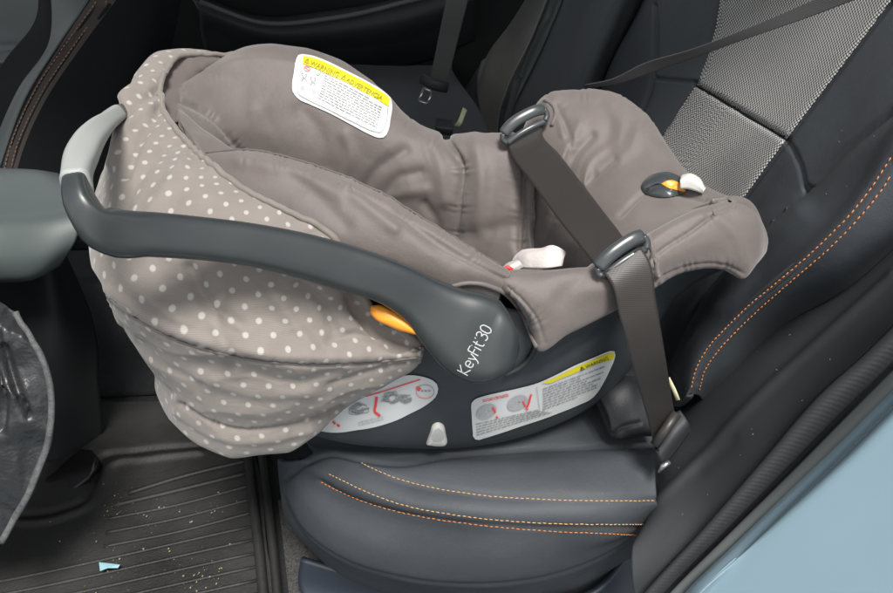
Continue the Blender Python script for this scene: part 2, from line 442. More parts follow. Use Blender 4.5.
def sweep(st, n, k=36, ex=3.6, grow=1.0, gth=0.0):
    T = np.array([G(*a, D) for a, b, D, th in st]); B = np.array([G(*b, D) for a, b, D, th in st])
    th = np.array([[s[3], 0, 0] for s in st]); C = (T+B)/2; t = chord(C); TT = np.linspace(0, t[-1], n)
    c = hermite(C, t, TT); e = hermite((T-B)/2, t, TT); h = hermite(th, t, TT)[:, 0]
    tg = np.gradient(c, axis=0); tg /= np.linalg.norm(tg, axis=1, keepdims=True)
    A = np.zeros((n, k+1, 3))
    for i in range(n):
        e1 = e[i]-tg[i]*(e[i]@tg[i]); e2 = np.cross(tg[i], e1); e2 /= np.linalg.norm(e2)+1e-9
        for j in range(k+1):
            a = 2*math.pi*j/k; ca, sa = math.cos(a), math.sin(a)
            A[i, j] = c[i]+grow*e1*math.copysign(abs(ca)**(2/ex), ca)+e2*(h[i]+gth)*math.copysign(abs(sa)**(2/ex), sa)
    return A
hd = sweep(ST, 200)
handle_m = M().grid(hd)
for e in (0, -1):
    handle_m.poly(list(hd[e][:-1]), [tuple(range(36))])
handle = handle_m.build('carry_handle', M_handle, root)
# fix direction of faces
import bmesh
def renorm(o):
    bm = bmesh.new(); bm.from_mesh(o.data); bmesh.ops.remove_doubles(bm, verts=bm.verts, dist=1e-5); bmesh.ops.recalc_face_normals(bm, faces=bm.faces); bm.to_mesh(o.data); bm.free()
renorm(handle)
b_hd = bvh_of(hd)
gr = sweep(ST[16:22], 50, grow=1.16, gth=.002)
gm = M().grid(gr)
for e in (0, -1): gm.poly(list(gr[e][:-1]), [tuple(range(36))])
g = gm.build('grip', M_grip, handle); renorm(g)
# raised disc edge of the hub
m = M(); pts = [(430,345),(424,325),(436,308),(455,300)]
# lettering KeyFit 30 (monoline strokes)
GLY = {'K': ([[(0,0),(0,1)],[(.5,1),(0,.45),(.5,0)]], .62), 'e': ([[(.04,.34),(.46,.34),(.42,.58),(.24,.66),(.06,.56),(.02,.32),(.08,.08),(.26,0),(.44,.08)]], .6),
 'y': ([[(0,.64),(.22,.04)],[(.46,.64),(.2,-.05),(.08,-.26),(-.02,-.28)]], .56), 'F': ([[(0,0),(0,1)],[(0,1),(.44,1)],[(0,.52),(.38,.52)]], .5),
 'i': ([[(0,0),(0,.64)],[(0,.86),(0,.93)]], .2), 't': ([[(.12,.95),(.12,.15),(.2,0),(.34,.02)],[(-.04,.64),(.32,.64)]], .42), "'": ([[(0,.86),(.03,.98)]], .16),
 '3': ([[(.04,.9),(.22,1),(.44,.88),(.42,.64),(.18,.53)],[(.18,.53),(.44,.44),(.47,.2),(.26,0),(.02,.08)]], .62),
 '0': ([[(.25,1),(.05,.85),(0,.5),(.05,.15),(.25,0),(.45,.15),(.5,.5),(.45,.85),(.25,1)]], .56)}
lm = M(); cur = 0.0; o0 = np.array([467.8, 375.3]); dv = np.array([.47, -.883]); uvv = np.array([-.883, -.47]); H = 12.0
for ch in "KeyFit'30":
    sts, adv = GLY[ch]
    for s in sts:
        ribbon_px(lm, b_hd, [o0+dv*((cur+x)*H)+uvv*(y*H) for x, y in s], 1.05, .0006, n=max(3, len(s)*4))
    cur += adv+.02
lm.build('lettering', M_letter, handle)
# orange release lever
ol = M(); fr = curve(np.array([(371,306),(378,305),(392,310),(405,318),(415,326),(420,334),(404,332),(388,326),(375,319),(370,312),(371,306)], float), 41)
oc = fr.mean(0)
A = np.array([[G(*(oc+(q-oc)*s), .838-.008*math.sqrt(max(0, 1-s*s))) for q in fr] for s in np.linspace(0, 1, 10)]+[[G(*q, .862) for q in fr]])
ol.grid(A).build('release_lever', M_orange, root)
# --- canopy
can_rows = [
 GL([(421,339,.885),(385,316,.865),(350,272,.83),(330,237,.812),(290,215,.807),(250,193,.815),(215,167,.84),(188,142,.872),(168,118,.905),(161,98,.945),(165,75,.99),(178,58,1.03),(212,55,1.08),(270,62,1.14),(340,95,1.18),(400,140,1.2)]),
 GL([(421,341,.883),(372,312,.862),(338,284,.818),(300,252,.795),(250,226,.788),(210,193,.80),(175,165,.832),(153,140,.868),(145,110,.91),(147,84,.96),(159,60,1.01),(185,48,1.06),(235,60,1.13),(320,100,1.19),(400,150,1.22)]),
 GL([(421,345,.884),(370,325,.862),(320,302,.825),(260,275,.797),(200,245,.788),(160,215,.798),(131,180,.828),(119,140,.87),(119,108,.92),(131,80,.98),(156,56,1.04),(200,62,1.12),(280,90,1.2),(400,170,1.26)]),
 GL([(421,350,.885),(370,338,.862),(310,326,.832),(240,308,.806),(180,282,.797),(135,255,.806),(108,225,.835),(104,190,.88),(112,150,.95),(135,120,1.03),(190,110,1.13),(280,130,1.22),(400,200,1.29)]),
 GL([(421,357,.885),(370,362,.868),(330,364,.842),(270,361,.818),(225,353,.808),(180,340,.804),(140,320,.81),(108,296,.83),(90,270,.86),(87,250,.90),(95,215,.97),(130,190,1.06),(200,180,1.18),(300,200,1.26),(400,230,1.32)]),
 GL([(420,361,.893),(370,372,.882),(330,376,.86),(270,374,.84),(225,367,.832),(180,355,.829),(147,338,.838),(118,312,.857),(99,286,.885),(96,265,.925),(106,235,1.0),(140,210,1.08),(200,200,1.18),(300,220,1.26),(400,245,1.32)]),
 GL([(406,371,.905),(360,394,.91),(320,404,.895),(270,407,.88),(225,403,.874),(188,393,.873),(155,374,.885),(133,349,.91),(122,320,.945),(125,295,.99),(145,265,1.08),(210,245,1.18),(300,250,1.25),(380,260,1.3)]),
 GL([(380,386,.93),(342,408,.94),(310,421,.93),(270,429,.92),(235,430,.913),(203,424,.912),(176,410,.920),(156,388,.938),(145,358,.965),(148,328,1.02),(175,295,1.12),(240,275,1.2),(300,275,1.25)]),
 GL([(352,402,.965),(320,427,.968),(295,446,.963),(265,456,.957),(235,458,.953),(209,450,.953),(187,436,.957),(169,416,.968),(162,388,.99),(174,350,1.05),(212,318,1.13),(260,300,1.2)]),
 GL([(348,398,1.0),(315,415,1.01),(290,430,1.01),(262,438,1.01),(236,438,1.01),(215,425,1.01),(203,405,1.02),(200,380,1.04),(210,350,1.08),(235,325,1.13),(265,310,1.18)]),
]
ca = net(can_rows, 301, 231)
ca0 = ca.copy(); ca = fnoise(ca, .006, 9, 3.1)
ca = fnoise(ca, .0035, 14, 8.7, stretch=(1, 1, 1.5), ridged=True)
ca = strokes(ca, [(p_, w_, d_*(1.25 if w_ >= 4 else 1)) for p_, w_, d_ in [
 ([(421,358),(370,363),(330,366),(270,363),(225,355),(180,342),(140,322),(108,298),(90,272)], 2.2, -.004),
 ([(421,352),(370,356),(330,357),(270,354),(225,346),(180,333),(140,313),(108,289)], 5, .003),
 ([(180,404),(205,420),(236,430),(270,429),(310,420),(342,407)], 2.5, -.004),
 ([(178,412),(205,430),(236,440),(270,439),(310,430)], 5, .003),
 ([(162,78),(140,86),(122,98)], 4, .006), ([(160,90),(138,100),(120,118)], 4, -.006),
 ([(163,100),(140,115),(120,140),(112,165)], 4, .005), ([(158,112),(140,140),(125,175)], 4, -.005),
 ([(190,270),(205,300),(240,325)], 7, -.006), ([(300,285),(320,300),(335,330)], 6, -.005), ([(350,300),(372,325),(400,342)], 6, -.006), ([(362,296),(385,320),(412,338)], 4, .004),
 ([(330,340),(360,335),(400,350)], 5, -.004), ([(110,230),(130,280),(180,320)], 9, .004), ([(225,290),(215,320),(225,345)], 7, .004),
 ([(250,375),(290,385),(340,375)], 7, -.004), ([(140,345),(160,365),(200,385)], 6, -.003),([(330,385),(370,372),(410,362)], 3, -.003),
 ([(345,285),(352,305),(375,335)], 4, -.004), ([(372,318),(392,333),(415,350)], 3.5, -.004), ([(380,312),(398,326),(417,343)], 3.5, .003), ([(265,280),(285,310),(310,345)], 8, .004), ([(165,150),(140,175),(125,205)], 6, -.004), ([(185,160),(165,190),(150,215)], 7, .004), ([(200,375),(250,392),(310,392)], 7, .003), ([(120,330),(150,375),(170,395)], 4, -.003)]])
# gathers along the elastic edge
ca = pucker(ca, [([(421,358),(370,363),(330,366),(270,363),(225,355),(180,342),(140,322),(108,298)], 7, .0011, 8), ([(180,404),(205,420),(236,430),(270,429),(310,420),(342,407)], 7, .001, 8)])
uvA = uvm(ca, int(230*.45), 150)
N, _ = orient(ca)
nv_, nu_ = ca.shape[:2]
for i in range(26):
    for j in range(nu_):
        s = uvA[0, j, 0]; f = math.exp(-(i/9)**2)
        ca[i, j] += N[i, j]*(.0016*math.sin(s*330+3*math.sin(s*47))*(.6+.4*math.sin(s*31)))*f
def conformal_uv(A, su, sv, rot=0.0):
    S = A[::sv, ::su]; nv, nu = S.shape[:2]
    m = M(); m.grid(S); me = bpy.data.meshes.new('tmp'); me.from_pydata(m.v, [], m.f); me.uv_layers.new(name='uv')
    o = bpy.data.objects.new('tmp', me); COL.objects.link(o); bpy.context.view_layer.objects.active = o; o.select_set(True)
    bpy.ops.object.mode_set(mode='EDIT'); bpy.ops.mesh.select_all(action='SELECT'); bpy.ops.uv.unwrap(method='ANGLE_BASED', margin=0)
    bpy.ops.object.mode_set(mode='OBJECT')
    uv = np.zeros((nv*nu, 2)); li = np.zeros(len(me.loops), int); me.loops.foreach_get('vertex_index', li)
    q = np.zeros(len(me.loops)*2); me.uv_layers[0].data.foreach_get('uv', q); uv[li] = q.reshape(-1, 2); uv = uv.reshape(nv, nu, 2)
    bpy.data.objects.remove(o); bpy.data.meshes.remove(me)
    k = nv//2; sl = slice(nu//6, nu//2)
    r = np.linalg.norm(np.diff(S[k, sl], axis=0), axis=1).sum()/np.linalg.norm(np.diff(uv[k, sl], axis=0), axis=1).sum()
    uv *= r; c, s_ = math.cos(rot), math.sin(rot); uv = uv@np.array([[c, -s_], [s_, c]])
    out = np.zeros(A.shape[:2]+(2,)); yi = np.arange(A.shape[0])/sv; xi = np.arange(A.shape[1])/su
    y0 = np.minimum(yi.astype(int), nv-2); x0 = np.minimum(xi.astype(int), nu-2); fy = (yi-y0)[:, None, None]; fx = (xi-x0)[None, :, None]
    g = lambda a, b: uv[np.ix_(a, b)]
    return g(y0, x0)*(1-fy)*(1-fx)+g(y0, x0+1)*(1-fy)*fx+g(y0+1, x0)*fy*(1-fx)+g(y0+1, x0+1)*fy*fx
cano = M().grid(ca, uv=conformal_uv(ca0, 5, 5)).build('canopy', M_dots, root, thick=.003)
b_ca = bvh_of(ca)
m = M(); m.tube(ca[0, 38:-40]+np.array([0, 0, .001]), .0035, 8); m.build('elastic_edge', M_dots, cano)
m = M(); P = castline(b_ca, [(419,357),(370,362),(330,364.5),(270,361.5),(225,353.5),(180,340.5),(140,320.5),(108,297)], 60, .0005); m.tube(P, .0016, 6); m.build('piping', M_pad, cano)
# inner lining of the canopy top
li = net([GL([(164,124,.93),(158,98,.965),(163,72,1.01),(180,54,1.045),(215,52,1.09)]), GL([(185,120,.96),(180,103,.985),(186,82,1.02),(200,66,1.05),(222,60,1.09)]), GL([(195,135,1.0),(190,112,1.03),(198,90,1.06),(212,72,1.09),(235,66,1.12)])], 40, 20)
M().grid(fnoise(li, .003, 60)).build('lining', M_padL, cano, thick=.002)
# --- seat pad : far wall
pf = net([
 GL([(178,130,1.1),(230,110,1.17),(300,110,1.2),(370,130,1.22),(440,165,1.22),(525,165,1.19)]),
 GL([(172,100,1.03),(213,70,1.11),(270,55,1.15),(344,68,1.165),(411,122,1.17),(445,140,1.175),(502,138,1.155),(530,134,1.15)]),
 GL([(173,96,1.0),(190,77,1.04),(212,62,1.08),(240,51,1.10),(270,47,1.12),(305,50,1.13),(344,62,1.135),(384,92,1.14),(411,117,1.145),(445,135,1.15),(472,135,1.14),(502,132,1.13),(530,128,1.12)]),
 GL([(176,103,.985),(200,82,1.03),(240,63,1.07),(275,61,1.092),(320,68,1.105),(360,88,1.112),(402,122,1.117),(440,143,1.12),(475,144,1.11),(528,140,1.095)]),
 GL([(183,118,.98),(210,100,1.03),(245,90,1.06),(280,92,1.082),(325,103,1.095),(365,122,1.1),(405,145,1.105),(440,162,1.108),(475,165,1.1),(526,162,1.085)]),
 GL([(192,135,.985),(240,125,1.05),(300,138,1.095),(360,158,1.11),(410,180,1.115),(455,193,1.11),(480,195,1.10),(526,192,1.085)]),
 GL([(205,158,1.0),(260,170,1.09),(330,195,1.14),(400,222,1.15),(450,240,1.14),(490,248,1.11),(530,240,1.085)]),
 GL([(230,190,1.02),(300,230,1.12),(380,265,1.17),(450,290,1.16),(500,295,1.12),(540,275,1.06)]),
], 240, 150)
pf = fnoise(pf, .008, 8, 1.3); pf = fnoise(pf, .0018, 16, 5.5, stretch=(1.4, 1, .6), ridged=True)
pf = strokes(pf, [([(445,133),(452,150),(462,165),(460,200),(455,250)], 4, -.008), ([(430,140),(440,165),(445,200)], 8, .006), ([(475,140),(480,170),(478,230)], 8, .006),
 ([(520,135),(522,180),(519,250)], 5, -.009), ([(385,195),(395,180),(420,172)], 5, -.004), ([(360,195),(375,172),(405,150)], 6, -.005), ([(375,205),(395,195),(425,190)], 6, .004),
 ([(175,98),(215,120),(240,150),(262,170)], 3, -.004), ([(180,88),(230,62),(290,62),(340,78)], 4, .002), ([(300,110),(320,135),(325,165)], 8, -.004), ([(262,110),(272,135),(280,160)], 9, .004), ([(430,245),(470,235),(515,225)], 8, -.005), ([(425,205),(436,222),(440,245)], 5, -.005), ([(345,135),(350,150),(345,175)], 6, .004)])
pf = pucker(pf, [([(445,133),(462,165),(460,200),(455,250)], 9, .0016, 9), ([(520,135),(522,180),(519,250)], 9, .0016, 8), ([(175,98),(215,120),(240,150),(262,170)], 7, .001, 7), ([(180,92),(205,76),(235,63)], 6, .001, 8), ([(405,120),(425,132),(442,146)], 6, .001, 8)])
pf = strokes(pf, [([(446,134),(463,165),(461,200),(456,250)], 1.6, -.004), ([(521,135),(523,180),(520,250)], 1.6, -.004)])
pad = M().grid(pf, uv=uvm(pf)).build('seat_pad', M_pad, root, thick=.012)
b_pf = bvh_of(pf)
# piping along the far rim
rim = [(174,95),(190,77),(212,62.5),(240,51.5),(270,47.5),(305,51),(344,63),(384,93.5),(411,118.5),(443,136)]
P = [pf[k] for k in ()]
i0 = int(150*.17)
# --- head wedge behind the near wing
wd = net([GL([(178,108,.965),(205,130,.955),(235,150,.95),(262,168,.95)]), GL([(180,120,.945),(200,142,.93),(225,160,.93),(255,178,.93)]), GL([(185,135,.94),(205,158,.92),(235,178,.92),(265,190,.925)]), GL([(190,150,.95),(212,175,.94),(245,198,.94),(275,205,.95)])], 60, 40)
M().grid(fnoise(wd, .003, 30)).build('head_pad', M_pad, root, thick=.012)
# --- near wing
pw = net([
 GL([(215,205,1.0),(300,235,1.02),(400,270,1.02),(500,300,.99)]),
 GL([(203,165,.95),(275,170,.925),(360,200,.91),(440,245,.91),(505,282,.92)]),
 GL([(198,152,.915),(240,150,.90),(275,153,.885),(320,165,.875),(360,182,.87),(400,205,.87),(440,230,.87),(475,252,.875),(507,270,.885)]),
 GL([(196,157,.905),(240,157,.885),(285,163,.87),(330,178,.86),(370,196,.857),(410,219,.857),(445,239,.86),(478,259,.866),(510,275,.878)]),
 GL([(200,170,.895),(245,177,.873),(290,187,.858),(340,204,.85),(390,226,.848),(440,252,.853),(475,271,.861),(504,281,.876)]),
 GL([(215,188,.885),(260,206,.863),(310,226,.851),(360,242,.848),(410,260,.853),(450,277,.861),(480,289,.876),(500,292,.885)]),
 GL([(235,215,.88),(300,260,.868),(370,290,.878),(430,308,.892),(470,315,.905),(496,312,.915)]),
], 200, 120)
pw = fnoise(pw, .005, 10, 2.2); pw = fnoise(pw, .0012, 20, 4.1, ridged=True)
pw = strokes(pw, [([(350,190),(400,217),(450,250),(505,280)], 2.5, -.003), ([(345,185),(365,205),(395,228)], 6, .004), ([(240,160),(300,175),(340,195)], 7, .003), ([(400,210),(425,235),(455,262)], 7, -.003), ([(290,175),(320,200),(345,225)], 8, -.003)])
pw = pucker(pw, [([(240,156),(285,160),(330,174),(370,192),(410,215),(445,236),(490,264)], 7, .0012, 7)])
M().grid(pw, uv=uvm(pw)).build('side_bolster', M_pad, root, thick=.01)
b_pw = bvh_of(pw)
ci = int(np.argmin(np.linalg.norm(pw[:, 100]-curve(np.array(GL([(198,152,.915),(240,150,.90),(275,153,.885),(320,165,.875),(360,182,.87),(400,205,.87),(440,230,.87),(475,252,.875),(507,270,.885)])), 200)[100], axis=1)))
m = M(); P = pw[ci, 5:-4:3]+np.array([0, -.0005, .0008]) if True else castline(b_pw, [(206,151.5),(240,151.5),(275,154.5),(320,167),(360,184.5),(400,208),(440,233),(475,255),(503,271)], 80, .0008); m.tube(P, .0013, 6); m.build('piping', M_padL, root)
# --- near flap under and right of the near rim
pn = net([
 GL([(500,290,.99),(560,290,.99),(600,290,1.0),(650,262,1.0),(700,232,.99),(745,228,.985)]),
 GL([(494,278,.95),(504,278,.93),(560,273,.915),(590,270,.918),(625,258,.922),(650,243,.925),(690,223,.93),(725,212,.935),(750,218,.955)]),
 GL([(493,269,.905),(505,271,.888),(530,269,.886),(560,266,.885),(590,263,.885),(625,250,.886),(650,236,.888),(690,214,.894),(725,202,.903),(752,208,.918),(761,219,.94)]),
 GL([(492,276,.897),(505,277,.879),(520,280,.876),(560,275,.874),(600,271,.875),(640,253,.878),(690,228,.884),(728,211,.892),(757,218,.908),(765,229,.935)]),
 GL([(492,283,.892),(505,284,.877),(516,290,.874),(537,298,.870),(570,292,.871),(605,287,.873),(640,270,.877),(690,245,.883),(732,230,.891),(758,231,.906),(767,239,.935)]),
 GL([(510,292,.882),(522,306,.878),(538,322,.878),(570,313,.88),(605,301,.883),(645,280,.887),(690,259,.892),(718,252,.895),(742,258,.901),(758,251,.912),(766,246,.938)]),
 GL([(513,298,.898),(524,314,.895),(533,335,.894),(538,348,.895),(570,332,.898),(605,314,.902),(655,286,.905),(680,273,.907),(705,268,.909),(727,270,.912),(744,279,.917),(757,263,.925),(764,253,.945)]),
 GL([(515,302,.925),(525,322,.922),(540,343,.925),(572,326,.93),(605,308,.935),(655,281,.938),(680,268,.94),(705,262,.94),(727,264,.94),(744,270,.94),(754,258,.955)]),
], 220, 120)
pn = fnoise(pn, .004, 10, 6.2); pn = fnoise(pn, .0008, 20, 1.2, ridged=True)
pn = strokes(pn, [([(502,272),(545,269),(586,263)], 2.5, -.002),
 ([(648,262),(665,248),(690,232),(715,214),(735,206)], 2, -.004), ([(650,244),(670,230),(700,215)], 5, .003), ([(653,282),(680,269),(705,264),(727,266),(744,274)], 1.8, -.002), ([(560,300),(575,285),(590,270)], 9, -.003), ([(508,287),(522,300),(536,318),(545,343)], 1.6, -.002), ([(640,240),(650,250),(656,275)], 2.5, .004), ([(646,242),(652,254),(652,270)], 2, -.004), ([(715,215),(735,235),(745,262)], 6, .003)])
pn = pucker(pn, [([(648,262),(665,248),(690,232),(715,214),(735,206)], 7, .001, 7), ([(508,290),(524,304),(538,322),(545,345)], 8, .0014, 7), ([(653,282),(680,269),(705,264),(727,266),(744,274)], 6, .001, 7)])
M().grid(pn, uv=uvm(pn)).build('side_flap', M_pad, root, thick=.006)
b_pn = bvh_of(pn, pw)
m = M(); m.tube(curve(np.array(castline(b_pn, [(452,286),(466,283),(480,283.5),(492,287),(504,292.5),(514,302),(524,316),(531,333),(537,347)], 30, .0005)), 60), .0028, 8); m.build('flap_piping', M_pad, root)
# --- foot end
pt = net([
 GL([(545,180,1.22),(600,160,1.24),(660,190,1.18),(720,230,1.08),(752,238,1.0)]),
 GL([(520,146,1.16),(548,106,1.16),(580,98,1.155),(612,99,1.145),(645,116,1.12),(670,148,1.09),(695,180,1.045),(720,200,1.0),(754,222,.985)]),
 GL([(517,143,1.135),(530,118,1.13),(545,99,1.125),(575,90,1.12),(610,91,1.11),(640,108,1.09),(665,140,1.06),(688,172,1.02),(710,192,.985),(740,202,.965),(756,213,.968)]),
 GL([(518,157,1.12),(532,134,1.113),(552,114,1.105),(585,106,1.095),(618,112,1.078),(645,132,1.055),(668,158,1.025),(690,182,.99),(715,197,.962),(738,205,.952),(756,220,.962)]),
 GL([(521,178,1.118),(538,160,1.105),(560,145,1.085),(597,140,1.07),(630,153,1.043),(655,174,1.012),(682,194,.98),(710,203,.948),(735,207,.945),(756,226,.96)]),
 GL([(523,205,1.115),(545,195,1.095),(575,187,1.06),(605,187,1.03),(635,197,.99),(660,207,.965),(690,208,.94),(722,205,.928),(743,208,.945),(756,230,.96)]),
 GL([(525,230,1.11),(545,228,1.08),(575,225,1.03),(605,228,.98),(635,228,.945),(660,224,.93),(690,214,.925),(722,206,.925),(743,209,.948),(755,234,.965)]),
 GL([(526,262,1.1),(545,262,1.06),(570,264,1.0),(600,262,.94),(630,252,.925),(660,236,.93),(690,222,.935),(722,214,.94),(743,218,.96),(753,245,.97)]),
 GL([(530,285,1.1),(570,290,1.04),(610,285,.98),(650,260,.96),(690,245,.955),(722,240,.95),(755,262,.945)]),
], 230, 150)
pt = fnoise(pt, .007, 9, 9.9); pt = fnoise(pt, .0022, 15, 2.8, stretch=(1.5, .8, 1), ridged=True)
pt = strokes(pt, [([(568,175),(575,155),(592,135)], 4, -.006), ([(560,165),(570,145),(580,125)], 5, .005), ([(585,185),(590,165),(605,150)], 4, .005), ([(575,195),(590,180),(615,160)], 4, -.004),
 ([(620,215),(650,190),(690,196),(705,200)], 3, -.004), ([(556,108),(570,140),(560,190),(545,240)], 4, -.004), ([(545,102),(556,112),(563,135)], 3, .003), ([(640,125),(630,150),(600,170)], 7, .004), ([(600,105),(610,125),(605,145)], 7, -.003)])
pt = pucker(pt, [([(556,108),(570,140),(560,190),(545,240)], 9, .0014, 9), ([(545,99),(580,92),(612,93),(640,110),(665,142)], 8, .001, 9)])
M().grid(pt, uv=uvm(pt)).build('foot_pad', M_pad, root, thick=.01)
b_pt = bvh_of(pt)
# --- level gauge on the foot end
gz = []
for k in range(9):
    a = k/8*math.pi/2; rx, ry = 24*math.cos(a), 10.5*math.cos(a)
    row = []
    for j in range(33):
        t = 2*math.pi*j/32; x = 665+rx*math.cos(t); y = 188-2.5*math.sin(a)+ry*math.sin(t)-rx*math.cos(t)*.02
        p = cast(b_pt, 665+(x-665), y, .002+.013*math.sin(a)); row.append(p)
    gz.append(row)
gauge = M().grid(np.array(gz)).build('level_gauge', M_hook, root)
b_gz = bvh_of(np.array(gz))
decal(b_gz, [(661,184),(668,180.5),(677,182),(684,188),(686,191),(676,190),(668,188)], 'orange_band', M_orange, gauge, off=.0008, step=2, smoothn=20, thick=.0006)
tb = net([GL([(681,175,.975),(690,173,.972),(700,178,.968),(705,187,.962)]), GL([(680,181,.962),(688,178,.957),(698,183,.953),(704,190,.953)]), GL([(680,189,.965),(686,189,.962),(695,191,.958),(703,194,.958)])], 16, 12)
M().grid(tb).build('white_tab', M_white, gauge, thick=.008)
# --- belt hooks
def hook(upper, lower, side):
    m = M()
    c = GL(upper); A = curve(np.array(c), 30); m.tube(A, [.0032]+[.0046]*28+[.0032], 14, sx=1.8, up=(0, -.75, .66))
    A = curve(np.array(GL(lower)), 24); m.tube(A, .0030, 10, sx=1.4, up=(0, -.75, .66))
    for q in side: m.tube(curve(np.array(GL(q)), 10), .0042, 10)
    return m.build('belt_hook', M_hook, root)
hook([(598,268,.864),(606,259,.862),(622,246,.862),(636,238,.864),(643,236,.868)], [(602,276,.866),(612,269,.864),(628,258,.864),(640,251,.866),(646,249,.87)], [[(598,268,.864),(598,273,.866),(602,276,.866)], [(643,236,.868),(647,242,.87),(646,249,.87)]])
hook([(503,134,1.082),(512,124,1.08),(526,115,1.08),(538,110,1.083),(544,109,1.088)], [(507,143,1.086),(518,135,1.084),(532,127,1.085),(545,121,1.09)], [[(503,134,1.082),(503,140,1.084),(507,143,1.086)], [(544,109,1.088),(547,115,1.09),(545,121,1.09)]])
# hem of the pad around each hook slot
m = M(); m.tube(castline(b_pt, [(545,100),(553,106),(556,115),(552,126)], 14, .001), .003, 8); m.build('slot_hem', M_pad, root)
m = M(); m.tube(castline(b_pn, [(640,232),(649,238),(652,250),(650,268)], 14, .001), .003, 8); m.build('slot_hem', M_pad, root)
# --- harness piece
hs = net([GL([(508,268,1.03),(513,258,1.03),(522,250,1.02)]), GL([(528,268,.99),(530,254,.99),(540,246,.99)]), GL([(548,268,.97),(550,252,.97),(556,246,.97)]), GL([(562,266,.97),(564,258,.97),(567,252,.98)])], 20, 20)
M().grid(fnoise(hs, .004, 30)).build('harness_strap', M_wcloth, root, thick=.004)
hb = net([GL([(499,272,1.0),(505,264,1.0),(516,259,1.0)]), GL([(503,275,.97),(512,268,.965),(521,263,.97)]), GL([(508,278,.98),(518,272,.975),(524,268,.98)])], 14, 12)
M().grid(hb).build('chest_clip', M_white, root, thick=.004)
m = M(); m.tube(GL([(503,270,.962),(508,267,.958),(512,270,.96)]), .0028, 8); m.build('harness_button', M_red, root)
# --- foot/level button on shell
kb = M(); c = curve(np.array([(426,443),(430,432),(433,424),(438,422),(443,424),(446,434),(447,443),(437,444.5),(426,443)], float), 33); cc = c.mean(0)
A = []
for k, (s, o) in enumerate([(0, .006), (.35, .006), (.7, .0055), (.85, .004), (.97, .001), (1.0, -.004)]):
    A.append([cast(b_sh, *(cc+(q-cc)*s), o+.001) if cast(b_sh, *(cc+(q-cc)*s), o) is not None else G(*(cc+(q-cc)*s), 1.06) for q in c])
btn = kb.grid(np.array(A)).build('carrier_foot', M_white, root)
decal(bvh_of(np.array(A)), [(434,431),(438,428),(442,431),(443,440),(432,440)], 'grey_patch', M_letter, btn, off=.0006, step=2, smoothn=16)  # flat grey patch on the button face, no depth
# ------------------------------------------------------------------ labels
def textrows(bvh, par, name, ma, p00, p10, p01, p11, nrows, off, w=1.0, fill=.93, seed=0):
    """rows of fine print: word-length dashes inside the quad p00(top-left) p10(top-right) p01(bottom-left) p11"""
    r = random.Random(seed); m = M(); p00, p10, p01, p11 = [np.array(q, float) for q in (p00, p10, p01, p11)]
    for i in range(nrows):
        t = (i+.5)/nrows; a = p00*(1-t)+p01*t; b = p10*(1-t)+p11*t; L = np.linalg.norm(b-a); s = 0
        end = L*(fill if r.random() > .25 else r.uniform(.5, fill))
        while s < end:
            ln = r.uniform(1.5, 6); e = min(s+ln, end)
            ribbon_px(m, bvh, [a+(b-a)*s/L, a+(b-a)*e/L], w*r.uniform(.75, 1.05), off, n=2); s = e+r.uniform(.7, 1.2)
    return m.build(name, ma, par)
O1 = [(302,55),(312,56.5),(322,60),(347,72),(368,83),(384,93),(390,99),(391.5,106),(390,120),(388,131),(384.5,137),(379,138),(372,135.5),(350,124),(331,114),(310,104.5),(297,98),(292.5,92),(292,84),(294,72),(296,60),(298,56)]
L1 = decal(b_pf, O1, 'warning_label', M_paper, root, off=.002, smoothn=70)
decal(b_pf, [(303,57.5),(312,59),(322,62.5),(347,74.5),(368,85.5),(384,95.5),(388.5,100),(387.5,107.5),(380,103),(361,92),(345,83),(330,76),(315,69),(302.5,64.5)], 'yellow_band', M_yellow, L1, off=.0032)
m = M()
d1 = (.90, .435)
text_px(m, b_pf, "WARNING", (309.5,66.3), (.91,.40), 4.2, .0042, 1.05, True); text_px(m, b_pf, "ADVERTENCIA", (345.5,82.6), (.885,.50), 4.2, .0042, .98, True)

def tri(m, bvh, c, h, dv, off, w):
    c = np.array(c, float); d = np.array(dv, float); d /= np.linalg.norm(d); u = np.array([d[1], -d[0]])
    q = [c-d*h*.55, c+u*h, c+d*h*.55]
    for i in range(3): ribbon_px(m, bvh, [q[i], q[(i+1) % 3]], w, off, n=2)
    ribbon_px(m, bvh, [c+u*h*.25, c+u*h*.6], w, off, n=2)
tri(m, b_pf, (306.2,64.6), 4.2, (.91,.40), .0042, .7); tri(m, b_pf, (342.6,80.6), 4.2, (.885,.5), .0042, .7)
m.build('heading', mat('label_olive_ink', (.30, .27, .02), .5), L1)
textrows(b_pf, L1, 'fine_print', M_ink, (325.5,74.5), (386,107.5), (318,99.5), (381,131), 10, .0032, 1.0, seed=3)
m = M(); ribbon_px(m, b_pf, [(323.5,73),(320.5,84),(316.5,101)], .6, .0032); ribbon_px(m, b_pf, [(302,66),(298,84),(298,94),(306,99),(330,110.5),(355,123),(374,131.5),(381,132.5),(384.5,127),(387,108)], .6, .0032, n=60)
for cx, cy in ((304,78),(313,82)):   # little seat and child pictograms
    for dx, dy, ex, ey in ((-3,-3,3,4),(3,-2,-3,4),(-3,4,-1,-1),(1,0,3,5),(-3,-4,-1,-4),(1,-3,3,-3)): ribbon_px(m, b_pf, [(cx+dx,cy+dy),(cx+ex,cy+ey)], .9, .0032)
for cx, cy in ((302.5,88.5),(314,92)):
    for w_ in (-1.2, 0, 1.2): ribbon_px(m, b_pf, [(cx+w_,cy-2),(cx+w_,cy+2)], .9, .0032)
m.build('pictograms', M_ink, L1)
